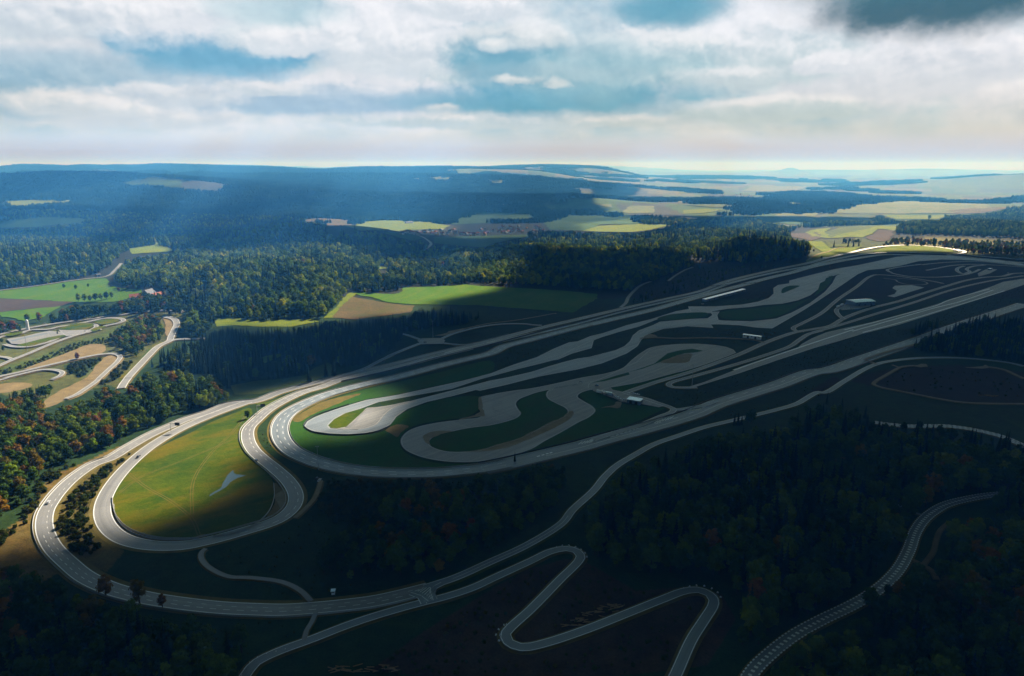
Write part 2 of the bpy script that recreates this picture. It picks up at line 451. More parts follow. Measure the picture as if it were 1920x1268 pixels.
def marking(parent, line, off, width, dash=None, gap=None, t0=0.0, t1=1.0, m=None, zo=.06, name='lane_marking', z=None):
    """painted line (or dashes) along a road: a child of it"""
    n = normals2(line); ln = line + n * off
    _, tot = along(ln, [0]); a, b = tot * t0, tot * t1
    z = z + zo if z is not None else zo
    V = []; F = []
    segs = [(a, b)] if dash is None else [(q, min(q + dash, b)) for q in np.arange(a, b, dash + gap)]
    for q0, q1 in segs:
        k = max(2, int((q1 - q0) / 5) + 1)
        pp, _ = along(ln, np.linspace(q0, q1, k)); nn = normals2(pp)
        base = len(V)
        for p, w in zip(pp, nn):
            for sg in (1, -1):
                x, y = p + w * sg * width / 2; V.append((x, y, float(drape_z(x, y, z))))
        for i in range(k - 1): F.append((base + 2 * i, base + 2 * i + 1, base + 2 * i + 3, base + 2 * i + 2))
    return mesh_obj(name, V, F, m or M['paint'], parent)

def bars(parent, s, width=.7, m=None, z=0.2, name='hatch_marking'):
    p = gnd(s); V = []; F = []
    for i in range(0, len(p) - 1, 2):
        a, b = p[i], p[i + 1]; d = (b - a) / max(np.hypot(*(b - a)), .01); n = np.array([-d[1], d[0]]) * width / 2; k = len(V)
        for q in (a + n, a - n, b - n, b + n): V.append((q[0], q[1], z))
        F.append((k, k + 1, k + 2, k + 3))
    return mesh_obj(name, V, F, m or M['paint'], parent)

def barrier(line, off, label, h=.95, w=.55, t0=0., t1=1., m=None):
    """crash barrier wall following a road edge"""
    n = normals2(line); ln = line + n * off
    _, tot = along(ln, [0]); pp, _ = along(ln, np.linspace(tot * t0, tot * t1, max(3, int(tot * (t1 - t0) / 5)))); nn = normals2(pp)
    prof = [(-w / 2, -.1), (-w / 2, .25), (-w / 6, .5), (-w / 7, h), (w / 7, h), (w / 6, .5), (w / 2, .25), (w / 2, -.1)]
    V = []; F = []; K = len(prof)
    for p, q in zip(pp, nn):
        g0 = float(height(*p)) + .12
        for a, b in prof: V.append((p[0] + q[0] * a, p[1] + q[1] * a, g0 + b))
    for i in range(len(pp) - 1):
        for k in range(K - 1): F.append((i * K + k, i * K + k + 1, (i + 1) * K + k + 1, (i + 1) * K + k))
    F.append(tuple(range(K))[::-1]); F.append(tuple(range((len(pp) - 1) * K, len(pp) * K)))
    o = mesh_obj('crash_barrier', V, F, m or M['barrier'])
    return tag(o, label, 'barrier', 'crash barriers along the track')

# ------------------------------------------------------------------ roads, pads and markings
def road(name, s, w, m='asphalt', verge=2.2, vm='verge', edge=True, z=None, closed=False, vis=True, step=4.0):
    line = catmull(gnd(s), step, closed)
    if closed: line = np.concatenate([line, line[:1]])
    if verge: ribbon('verge', line, w + 2 * verge, M[vm], z=.02 + random.random() * .03, clear=False)
    zz = layer() if z is None else z
    o = ribbon(name, line, w, M[m], z=zz, vis=vis)
    if edge:
        for sg in (1, -1): marking(o, line, sg * (w / 2 - .5), .42 if w < 9 else .55, z=zz, zo=.012, name='edge_line')
    return o, line, zz

# outer loop road and the drop-shaped inner loop road
S_OUT = ('f 1150,764 1000,803 840,838 660,861 480,878 330,887 180,884 0,876 M 1090,848 870,815 760,790 640,755 500,690 400,610 310,520 268,440 257,375 268,310 295,262 350,190 440,105 560,28 '
         'a 620,660 720,600 860,522 960,478 1060,436 1180,398 1300,352 A 0,490 200,416 400,362 600,315 800,268 B 400,546 800,445 1200,350 1640,238 1920,172 D 1200,424 1500,358 1800,290 E 800,386 1200,290 F 200,225 400,172 600,127 800,97 1000,90 1200,104 1330,122 1400,140')
OUT, L_OUT, Z_OUT = road('road', S_OUT, 11.0, 'concrete_road', 3.0)
S_IN = ('B 1920,205 1640,272 1200,372 800,470 400,574 0,664 A 540,372 400,412 240,482 100,563 0,650 a 1400,490 1395,550 1425,612 1475,660 1550,720 1620,785 1660,850 1663,900 1640,945 1580,995 1500,1030 1400,1060 '
        '1280,1095 1160,1125 1040,1148 900,1152 790,1140 690,1110 620,1060 580,990 578,920 610,840 670,755 750,672 850,590 1000,500 1150,432 1290,378 1400,340')
INN, L_IN, Z_IN = road('road', S_IN, 11.5, 'concrete_road', 2.6)
# second carriageway running on to the far end of the oval
road('road', 'B 1640,272 1920,205 D 1200,445 1500,378 1800,308 E 800,408 1200,312 1500,254 F 200,250 400,200 600,165 800,150 1000,152 1300,165 1600,185 1920,212', 10, 'asphalt', 1.5)
road('road', 'F 1340,120 1420,135 1430,150 1350,165 1300,172 1500,190 1700,208 1920,245', 9, 'concrete_road', 1.5, edge=False)
# the oval: top straight, west end, bottom straight
S_OV1 = ('F 1920,232 1600,205 1300,180 1000,172 800,168 500,206 330,237 150,277 0,320 E 1180,350 800,446 400,556 200,612 D 800,586 400,690 200,742 A 1920,100 1700,153 1500,203 1300,257 1100,307 900,352 760,387 600,432 480,477 380,522 290,572 230,625 200,680 195,740 212,800 250,855 310,905 '
         '400,950 500,988 620,1022 760,1050 900,1068 1100,1080 1300,1082 1500,1076 1700,1058 C 200,1040 400,1000')
OV1, L_OV1, Z_OV1 = road('road', S_OV1, 15.5, 'asphalt', 3.5)
S_OV2 = 'C 200,1040 400,1000 620,948 800,905 1000,856 1240,788 1500,720 1700,664 1920,595 G 800,862 1000,798 1300,705 1600,598 H 300,590 600,492 800,425 1000,358 1400,215 1600,150 1920,45'
OV2, L_OV2, Z_OV2 = road('road', S_OV2, 20, 'asphalt_dark', 3.5)
marking(OV1, L_OV1, -2.4, .5, 6, 9, .35, 1, z=Z_OV1, zo=.012); marking(OV1, L_OV1, 2.6, .5, 6, 9, .2, 1, z=Z_OV1, zo=.012)
marking(OV2, L_OV2, 3, .6, 8, 16, .1, 1, z=Z_OV2, zo=.012); marking(OV2, L_OV2, -3, .5, None, None, .05, .4, z=Z_OV2, zo=.012)
marking(OV2, L_OV2, 8.2, .6, 4, 12, .4, 1, z=Z_OV2, zo=.012)
marking(INN, L_IN, 1.6, .35, 5, 6, .2, .68, z=Z_IN, zo=.012); marking(INN, L_IN, -2.4, .3, 5, 6, .25, .5, z=Z_IN, zo=.012)
marking(OUT, L_OUT, 1.5, .35, 4, 4, 0, .10, z=Z_OUT, zo=.012); marking(OUT, L_OUT, -1.6, .25, 3, 6, 0, .16, z=Z_OUT, zo=.012)
bars(OV2, 'C 980,845 1012,822 1005,842 1037,818 1030,838 1060,815 1050,836 1082,806 1070,832 1098,798 1085,828 1112,792 1228,765 1255,738 1250,760 1280,732 1272,756 1302,726 1292,752 1320,720 1310,748 1332,714 '
     '1600,672 1628,650 1622,666 1650,644 1644,660 1672,638 1666,655 1694,632 1690,650 1718,626 1710,644 1738,620 1730,638 1758,614', .8, z=Z_OV2 + .013)
bars(OV2, 'C 1240,785 1275,775 1285,772 1310,764 1320,760 1345,752 1355,750 1380,740 1390,740 1412,730 1425,728 1445,720 1450,720 1475,712 640,945 665,938 680,935 700,928 715,925 735,918 745,918 765,910', 1.6, z=Z_OV2 + .013)
bars(OV2, 'G 575,922 600,908 600,920 622,906 625,916 648,904 650,914 670,902', .7, M['paint_yellow'], Z_OV2 + .013)

# infield of the drop loop and other grass plots
pad('infield', 'a 1425,612 1475,668 1510,740 1540,810 1538,880 1500,970 1430,1030 1330,1070 1200,1095 1050,1108 920,1106 820,1088 740,1058 680,1010 640,940 635,870 690,770 800,660 930,580 1060,520 1200,450 1330,400 1400,375 1420,400 1370,480 1365,550 1395,600', M['grass_infield'], .05, clear=True)
pad('sand_strip', 'a 640,960 680,1010 740,1060 830,1092 940,1112 1080,1112 1130,1085 1150,1085 1170,1105 1330,1075 1440,1030 1510,970 1545,880 1540,800 1600,850 1615,900 1580,960 1500,1010 1380,1055 1250,1090 1120,1125 1000,1142 880,1138 780,1115 700,1080 650,1030', M['dirt'], .075, clear=True, rag=1.6)
pad('gravel_wedge', 'a 1540,870 1570,850 1600,835 1612,870 1610,910 1585,950 1560,905', M['gravel'], .095)
pad('gravel_wedge', 'a 960,1135 1050,1118 1120,1112 1200,1118 1120,1135 1020,1146', M['gravel'], .095)
pad('grass_plot', 'A 0,515 120,490 250,440 430,392 250,448 180,490 110,525 30,530', M['grass_infield'], .09, smooth=False)
pad('grass_plot', 'A 290,660 330,620 420,560 560,500 700,450 900,395 1200,325 1500,255 1920,160 1920,255 1700,315 1400,380 1100,445 900,475 700,535 520,600 430,640 385,690 400,720 480,760 700,775 950,760 1080,720 1110,660 1200,590 1400,510 1600,460 1840,455 1820,560 1720,620 1500,650 1300,690 1190,770 1180,850 1250,930 1500,1000 1750,1010 1750,1050 1500,1065 1300,1070 1100,1068 900,1055 760,1035 620,1008 480,960 370,900 300,830 275,740', M['grass_dark'], .055)
pad('dry_plot', 'A 300,650 340,610 430,555 530,505 700,455 860,430 700,500 560,555 440,610 380,650 340,665', M['verge'], .07, rag=1.6)
pad('rubble_plot', 'A 1060,730 1150,680 1250,695 1190,750 1150,785 1100,750', M['dirt'], .08, rag=1.6)

for s_ in ('a 1120,1090 1080,1000 960,900 820,820 720,740', 'a 1380,420 1300,520 1180,640 1090,780 1080,1000', 'a 660,860 800,760 980,690 1200,600 1340,540'):
    ln_ = catmull(gnd(s_), 4)
    for o_ in (.9, -.9): ribbon('wheel_track', ln_ + normals2(ln_) * o_, .55, M['verge'], z=.075, clear=False)
# dynamics pad with its two arms
pad('asphalt_pad', 'A 395,690 420,655 480,622 560,590 700,542 900,482 1150,442 1400,387 1700,322 1920,264 B 1400,545 1600,480 1740,410 1860,360 D 800,700 900,658 1000,635 1200,568 1400,518 1600,455 1800,418 1900,415 1900,470 1850,470 1750,462 1600,478 1450,520 1300,580 1150,620 1000,665 930,692 912,756 740,802 620,850 500,882 300,930 100,985 0,1012 A 1600,392 1300,445 1000,500 860,552 730,592 640,642 592,690 610,712 680,722 830,725 930,690 990,640 1060,580 1150,520 1400,455 1700,380 1920,322 '
    'D 200,1000 420,950 560,905 680,870 800,840 900,826 1000,800 1110,772 1180,740 1225,700 1250,650 1300,610 1400,572 1550,552 1750,548 1840,540 1880,545 1910,590 1700,578 1500,600 1380,640 1320,690 1290,740 1200,800 1000,880 800,930 500,985 200,1060 0,1105 A 1800,400 1600,452 1400,498 1240,555 1150,620 1105,680 1050,720 930,750 760,762 600,756 460,736 400,708', M['asphalt'], smooth=False, line=.55)
pad('asphalt_pad', 'A 590,700 640,715 800,722 900,715 990,680 1050,610 1140,540 1320,490 1250,492 1120,520 990,540 910,545 840,610 740,703', M['worn'], line=.55)
pad('concrete_pad', 'A 912,545 992,540 880,640 815,712 735,706 800,640', M['concrete_road'], smooth=False)
pad('grass_plot', 'A 590,690 640,640 730,590 850,555 905,548 850,600 790,655 738,702 660,714 608,708', M['grass_infield'], smooth=False)
pad('asphalt_pad', 'D 560,862 640,830 750,765 860,715 932,690 914,756 750,802 640,850', M['asphalt'], smooth=False, line=.55)
# handling course (serpentine)
pad('handling_course', 'C 1150,395 1080,400 1000,425 975,455 1020,490 1090,530 1120,570 1070,622 980,667 850,742 700,822 600,882 450,932 300,967 150,988 0,992 A 1550,986 1400,962 1300,931 1220,890 1185,840 1190,790 1250,732 1350,695 1500,665 1700,640 1830,622 1850,560 1820,480 1830,460 C 300,430 450,405 600,385 800,345 1000,300 1200,265 1330,225 1420,150 1500,90 1580,50 1720,30 1920,25 1920,70 1750,112 1600,182 1400,252 1200,312 1000,352 800,387 640,422 560,450 500,475 470,510 490,560 512,590 480,627 400,657 262,690 A 1750,712 1600,742 1480,772 1420,817 1425,852 1480,882 1560,902 1660,907 C 150,897 300,852 500,792 700,692 850,622 890,582 870,547 800,512 730,472 715,430 740,400 820,375 950,355 1100,342', M['worn'], smooth=True, step=3, line=.55)
pad('gravel_strip', 'C 20,905 150,895 300,850 500,790 700,690 850,620 895,580 930,570 950,590 900,640 760,720 560,810 400,870 200,905', M['gravel'], ang=.6, rag=1.6)
pad('gravel_strip', 'A 1425,850 1365,810 1370,780 1420,750 1500,735 1600,740 1480,772 1420,817', M['gravel'], rag=1.6)
pad('gravel_strip', 'C 165,458 190,455 195,520 215,615 150,620 0,650 0,640 120,610 170,580 160,520', M['gravel'], smooth=False, rag=1.6)
pad('concrete_pad', 'C 185,455 300,432 275,490 270,540 285,600 222,615 205,560', M['concrete_road'], smooth=False)
pad('grass_plot', 'A 1430,850 1420,817 1480,772 1600,742 1750,712 C 262,690 400,657 480,627 515,590 495,560 480,510 510,475 640,425 715,405 715,430 730,472 800,512 870,547 890,582 850,622 700,692 500,792 300,852 150,897 0,907 A 1560,902 1480,882', M['grass_dark'], .057, smooth=False)
pad('grass_plot', 'C 990,450 1000,425 1080,402 1150,420 1280,500 1400,520 1700,545 1500,640 1300,715 1000,790 800,850 560,950 480,960 470,935 700,825 980,668 1070,622 1120,570 1090,530', M['grass_dark'], .057, smooth=False)
# small handling oval
pad('handling_course', 'C 1060,345 1050,390 1180,390 1300,372 1500,337 1700,282 1850,242 G 500,605 700,545 850,490 962,446 940,420 880,397 800,383 650,371 500,374 350,389 250,420 200,465 140,520 0,585 C 1200,290', M['worn'], smooth=False, line=.55)
pad('grass_plot', 'C 1075,345 1200,312 1300,280 1400,252 1500,220 1600,185 G 400,450 500,425 600,412 690,428 640,442 540,450 440,480 330,525 200,575 80,605 C 1400,275 1250,314 1130,346', M['grass_dark'], smooth=False)
pad('dirt_plot', 'G 350,525 440,480 540,455 600,452 590,500 560,520 450,530', M['gravel'], rag=1.6)
pad('grass_plot', 'C 1200,395 1380,352 1500,340 1700,285 1920,225 1920,262 1350,415', M['grass_dark'], .056, smooth=False)
# service roads
SV, L_SV, Z_SV = road('service_road', 'G 40,776 300,688 600,598 800,528 1000,452 1140,388 1230,350 1350,306 1450,276 1600,250 F 330,750 440,690 560,640 700,595 900,545 1100,480 1300,418 1450,375 1600,350 1740,342 1830,320 1920,315', 7.5, 'worn', 1.5)
road('service_road', 'G 640,728 520,730 440,725 408,708 430,688 600,640 800,585 1000,528 1200,465 1400,393 1480,338 1560,290 1660,265', 6.5, 'worn', 1.5)
road('service_road', 'F 200,800 330,765 500,715 700,652 1000,562 1300,462 1500,410 1700,370 1920,338', 6.5, 'worn', 1.5)
road('service_road', 'F 120,795 60,790 32,768 100,730 250,652 400,530 550,428 660,345 720,330 850,337 1000,357 1200,388 1260,402', 6.5, 'worn', 1.2)
road('service_road', 'F 440,690 400,655 385,625 400,605 470,590', 7, 'worn', .8)
pad('runway', 'G 520,735 600,735 800,672 1000,610 1300,507 1600,407 1920,315 H 300,387 600,290 900,216 1200,121 1560,5 F 1760,467 1920,412 1920,362 1750,388 1650,428 1500,478 1300,543 1100,603 900,658 700,713 450,768 300,803 180,853 100,898 G 1460,408 1200,492 950,588 700,686 600,716', M['concrete_road'], smooth=False, line=.55)
for s in ('H 450,258 660,205 900,140 1200,60 F 1300,540 1640,446', 'H 515,270 900,160 1200,75 F 1380,555 1670,455', 'H 600,280 900,200 1200,110 F 1560,525 1760,462', 'G 940,588 1200,497 1600,362 1920,256'):
    ribbon('runway_line', catmull(gnd(s), 12), 3.2, M['paint'], z=LAYER[0] + .02, clear=False)
pad('asphalt_apron', 'F 800,505 860,488 880,462 842,440 862,420 1000,415 1105,435 1000,468 860,515', M['asphalt'], smooth=False)
road('service_road', 'F 770,360 860,370 890,390 960,408 1080,412 1130,402 1080,380 960,364 870,358', 3.2, 'concrete_road', 0, edge=False)
pad('gravel_yard', 'F 380,590 480,565 680,560 660,590 560,610 430,620', M['worn'], smooth=False)
pad('asphalt_apron', 'F 1550,345 1540,320 1600,290 1640,280 1700,288 1640,320', M['concrete_road'], smooth=False)
# handling area at the far end
pad('asphalt_pad', 'F 0,405 240,375 330,350 420,325 560,300 660,290 800,278 900,262 1050,225 1250,205 1500,212 1700,230 1920,258 1920,248 1700,213 1500,193 1250,178 1050,175 880,187 720,222 560,256 380,286 200,330 0,378', M['asphalt'], smooth=False, line=.55)
pad('asphalt_pad', 'E 730,700 760,705 1000,712 1200,690 1330,640 1480,560 1600,470 1660,400 1690,345 1760,310 F 560,286 650,276 800,283 640,296 560,330 450,402 240,542 100,632 0,690 E 1170,770 1050,765 900,745 740,737 540,742 300,767 150,800 D 1300,640 1400,575 E 250,715 540,690 640,688 680,660 660,635 740,632 720,660', M['asphalt'], smooth=False, line=.55)
pad('asphalt_pad', 'E 480,590 700,590 920,575 1050,552 1140,522 1180,485 1178,440 1215,415 1330,398 1500,375 1620,330 1600,380 1560,400 1545,450 1480,500 1380,540 1250,568 1100,578 980,596 800,610 620,640 500,640', M['asphalt'], smooth=False, line=.55)
pad('grass_plot', 'E 1245,460 1260,440 1320,420 1390,420 1360,440 1310,460 1250,482', M['grass_dark'])
pad('grass_plot', 'E 230,692 330,657 480,642 620,640 645,655 600,678 450,695 300,703', M['grass_dark'])
pad('grass_plot', 'E 730,650 800,620 1000,605 1300,570 1480,520 1540,460 1570,380 1660,340 1640,400 1580,460 1450,540 1320,620 1200,670 1000,695 780,690', M['grass_dark'], .06)
road('road', 'F 1920,262 1750,240 1550,222 1300,228 1050,252 850,280 800,297 860,322 1000,345 1200,350 1400,335 1500,312 1560,285', 6, 'asphalt', 1)
road('road', 'F 1920,268 1700,252 1500,245 1330,255 1220,275 1120,294', 6, 'asphalt', 1)
road('road', 'F 1600,250 1500,262 1450,285 1475,305 1420,322 1375,300 1380,275 1430,258', 7, 'asphalt', 1)
# yard beside the serpentine
pad('asphalt_yard', 'C 1080,345 1200,330 1260,400 1380,425 1560,470 1700,525 1640,545 1480,515 1330,500 1270,470 1180,440 1100,410', M['worn'], smooth=False)
road('service_road', 'C 1350,420 1480,462 1600,500 1720,540 1760,560 1740,585 1650,620 1480,690 1300,745 1100,810', 6.5, 'concrete_road', 1.2)
road('service_road', 'C 1740,560 1800,562 G 600,895 720,870 800,840', 6, 'asphalt', 1)
pad('gravel_patch', 'C 1160,548 1270,525 1300,500 1335,505 1300,555 1240,545', M['gravel'], rag=1.6)
# access road north of the straight with its small crossing
road('service_road', 'B 420,285 520,300 640,340 700,358', 5.5, 'asphalt', 1)
road('service_road', 'B 20,628 180,580 340,500 500,430 660,368', 6, 'asphalt', 1)
road('service_road', 'B 820,335 900,300 1000,270 1150,235 1300,216 1450,212 1640,222', 5.5, 'asphalt', 1)
road('service_road', 'B 830,370 920,380 1060,378 1180,365', 5.5, 'asphalt', 1, edge=False)
pad('asphalt_yard', 'B 620,352 660,332 830,330 850,352 830,378 660,382', M['worn'], smooth=False)
pad('gravel_patch', 'B 760,312 860,290 880,275 1000,250 1010,258 870,305 830,312', M['gravel'], smooth=False, rag=1.6)
road('path', 'B 860,292 1000,256 1200,212 1400,188 1600,155 1760,125', 3.5, 'gravel', 0, edge=False)
road('path', 'D 1150,425 1190,390 1215,340 1270,280 1340,235 1400,215', 6, 'concrete_road', 1, 'verge_green', edge=False)
road('path', 'D 1540,210 1600,165 1680,120 1740,98', 5, 'concrete_road', 1, edge=False)
road('path', 'G 170,328 300,322 470,328 700,324 950,330 1130,345 1190,365', 5, 'gravel', 1, edge=False)
road('path', 'F 150,212 300,150 380,120 460,108', 5, 'gravel', 1, 'verge_green', edge=False)
pad('gravel_patch', 'G 210,320 260,295 300,300 310,320 250,328', M['gravel'], rag=1.6)
# forest road, hairpins, kerbed road
FR, L_FR, Z_FR = road('road', 'f 1130,768 1300,712 1500,622 1700,530 1900,405 g 640,330 760,220 C 1200,1110 1300,1020 1450,930 1600,848 1800,778 G 700,1058 940,1000 1100,962 1300,912 1450,868 1640,770 H 280,775 450,680 600,590 700,545 800,520 1000,495 1200,487 1400,490 1600,505 1800,530 1920,558', 6.5, 'asphalt', 1.6, 'verge_green')
marking(FR, L_FR, 2.9, .35, None, None, .28, .52, M['paint_yellow'], z=Z_FR, zo=.014)
marking(FR, L_FR, 0, .25, None, None, .02, .14, z=Z_FR, zo=.014)
HP, L_HP, Z_HP = road('road', 'f 60,1420 80,1330 120,1265 180,1190 300,1130 500,1056 700,978 900,912 1100,856 1250,818 1400,768 g 200,712 400,620 530,560 620,548 675,568 685,600 650,645 580,712 490,805 390,905 300,985 262,1030 285,1080 360,1105 480,1082 700,1010 950,912 1150,832 1280,785 1360,782 1425,815 1435,855 1380,950 1310,1060 1220,1260 1150,1400', 6.3, 'asphalt_dark', 1.6, vis=True)
KR, L_KR, Z_KR = road('road', 'h 330,1340 400,1230 480,1150 620,1040 780,950 950,868 1080,790 1200,680 1270,560 1310,450 1370,370 1480,300 1600,268 1740,245 1920,235', 7.0, 'asphalt_dark', 1.2, edge=False, vis=False)
for off in (3.3, -3.3): marking(KR, L_KR, off, .8, 1.6, 1.2, z=Z_KR, zo=.014, name='kerb_blocks')
for off in (.45, -.45): marking(KR, L_KR, off, .9, 1.6, 2.0, z=Z_KR, zo=.014, name='centre_blocks')
KR2, L_KR2, Z_KR2 = road('road', 'H 700,1018 820,1035 1000,1050 1150,1048 1300,1050 1450,1068 1600,1098 1740,1135 1850,1180 1960,1235', 8, 'asphalt', 1.2, edge=False, vis=False)
for off in (3.4, -3.4, 0): marking(KR2, L_KR2, off, .8, 2.2, 2.2, z=Z_KR2, zo=.014, name='kerb_blocks')
road('service_road', 'f 1050,800 1090,812 1120,835 1125,860', 4.2, 'asphalt', .6, edge=True)
road('service_road', 'f 1185,835 1165,800 1185,768 1230,745', 4.0, 'asphalt', .6, edge=True)
JT = pad('asphalt_yard', 'f 1040,790 1170,760 1260,738 1200,765 1190,800 1200,835 1120,858 1125,835 1100,812', M['asphalt'], smooth=False)
bars(JT, 'f 1075,788 1100,780 1090,790 1122,773 1102,795 1140,768 1115,801 1158,766 1128,808 1162,775 1140,816 1166,790 1150,824 1170,805 1160,832 1175,818', .45, z=LAYER[0] + .015)
marking(JT, catmull(gnd('f 1160,766 1160,790 1168,815 1178,840')), 0, .4, z=LAYER[0], zo=.016)
marking(JT, catmull(gnd('f 1050,795 1100,808 1125,825 1150,845')), 0, .35, z=LAYER[0], zo=.016)
road('path', 'M 1200,530 1178,548 1172,580 1195,620 1250,660 1340,695 f 150,712 330,737 430,785 490,845', 3.2, 'worn', .8, edge=False)
road('path', 'f 520,900 495,960 465,1010 452,1065', 2.6, 'worn', .5, edge=False)
road('path', 'f 545,165 535,205 505,270 455,325 400,375', 3.4, 'gravel', 1, edge=False)
road('path', 'H 905,565 800,625 700,685 690,705 740,727 900,760 1050,790 1200,820 1330,842 1450,856 1650,864 1920,866', 4, 'gravel', .5, edge=False)
road('path', 'H 895,568 960,557 1030,553 1130,558', 4, 'gravel', .5, edge=False)
road('path', 'H 840,548 890,566', 3, 'gravel', 0, edge=False)
pad('gravel_patch', 'H 1030,562 1060,545 1110,542 1130,556 1080,570', M['gravel'], rag=1.6)
pad('gravel_patch', 'H 1435,570 1500,565 1580,560 1612,548 1625,575 1500,577', M['gravel'], rag=1.6)
road('path', 'H 1600,562 1680,570 1760,588 1850,628 1920,660', 4.5, 'gravel', .5, edge=False)
road('path', 'H 715,545 660,520 620,508 680,480 800,440 900,412 1040,375', 4.5, 'gravel', .8, edge=False)
road('path', 'h 1290,610 1350,640 1400,670 1430,720', 3, 'dirt', .5, edge=False)
road('path', 'h 1350,640 1410,560 1425,500 1450,440 1490,405', 2.6, 'dirt', .5, edge=False)
road('path', 'h 1180,280 1260,330 1340,358', 2.4, 'worn', .3, edge=False)

# western test area
road('road', 'L -60,600 0,585 200,540 400,503 600,473 800,447 1000,420 1200,392 1400,380 1530,383 1560,395', 6.5, 'concrete_road', 1.5)
road('road', 'L -60,880 0,850 100,805 250,745 450,660 620,600 800,550 900,512 1000,490 1050,468 1020,450 900,447 780,470 640,500', 6.5, 'concrete_road', 1.5)
road('road', 'L -60,640 30,600 160,580 260,548 420,540 500,520 640,505 790,500 820,515 780,545 740,555', 6, 'concrete_road', 1.2)
road('road', 'L 40,670 130,690 240,690 400,655 540,600 620,590 760,565', 6, 'concrete_road', 1.2)
road('road', 'L -40,770 60,782 110,800', 5, 'concrete_road', 1)
pad('concrete_pad', 'L 60,625 200,605 300,580 420,555 560,570 580,592 540,606 440,610 300,640 180,670 100,668', M['concrete_road'], smooth=False)
pad('asphalt_pad', 'L 500,548 580,552 760,545 740,565 640,590 560,598 530,580', M['concrete_road'], smooth=False, line=.55)
pad('asphalt_strip', 'L 90,640 230,605 400,572 405,580 240,615 110,648', M['asphalt_dark'], smooth=False)
pad('concrete_pad', 'L 150,645 300,612 460,585 470,590 330,622 170,662', M['concrete_road'], smooth=False)
for s in ('L 500,538 600,505 700,487 780,492 800,505 740,540 620,550', 'L 800,478 880,460 980,455 1015,465 960,490 870,502 820,490', 'L 30,590 110,568 190,562 180,580 90,600', 'L 140,682 240,655 400,615 540,592 560,600 420,640 260,685', 'L 770,548 840,520 900,515 860,540 800,562'):
    pad('grass_plot', s, M['grass_infield'])
LH, L_LH, Z_LH = road('road', 'L -60,960 0,945 200,900 450,840 650,795 850,757 960,750 1020,770 1000,815 920,890 820,980 720,1050 640,1100 560,1130', 6, 'concrete_road', 2, 'dirt')
road('road', 'L -60,985 0,970 200,920 350,888 450,887 530,908 510,940 440,970', 5.5, 'concrete_road', 1.5, 'dirt')
pad('bare_slope', 'L 200,880 320,830 480,770 640,710 760,665 860,665 900,700 870,740 850,750 650,790 450,835', M['dirt'], .05, rag=1.6)
pad('bare_slope', 'L 980,760 1000,790 920,875 820,960 720,1035 600,1100 480,1170 380,1200 370,1150 500,1060 640,990 740,940 800,870 870,790 920,762', M['dirt'], .05, rag=1.6)
pad('bare_slope', 'L 0,1000 150,985 280,1000 200,1040 0,1075', M['dirt'], .05, rag=1.6)
pad('bare_slope', 'L 1390,440 1455,455 1480,490 1450,560 1430,600 1400,560 1405,500', M['dirt'], .05, rag=1.6)
pad('grass_plot', 'L 1010,960 1100,880 1200,780 1270,700 1340,655 1420,640 1340,690 1260,770 1180,850 1090,960 1040,1010', M['grass_infield'], .06)
LR, L_LR, Z_LR = road('road', 'L 1390,432 1470,450 1502,490 1480,550 1455,605 1440,640 1350,685 1265,765 1190,845 1120,920 1060,990 1030,1040', 9, 'concrete_road', 1.8)
road('road', 'L 1445,640 1510,628 1620,624 1750,620', 7, 'concrete_road', 1.5)
# country road by the farm
CR, L_CR, Z_CR = road('road', 'L -60,222 0,211 200,187 400,158 600,128 800,104 870,98 930,80 965,50 1000,15 1030,-20', 6, 'concrete_road', 2, 'verge_green', edge=False)
road('road', 'v 640,450 690,465 725,485 745,505 730,525 715,535', 8, 'concrete_road', 0, edge=False)
road('road', 'v 1185,292 1140,280 1135,268 1185,258', 10, 'concrete_road', 0, edge=False)
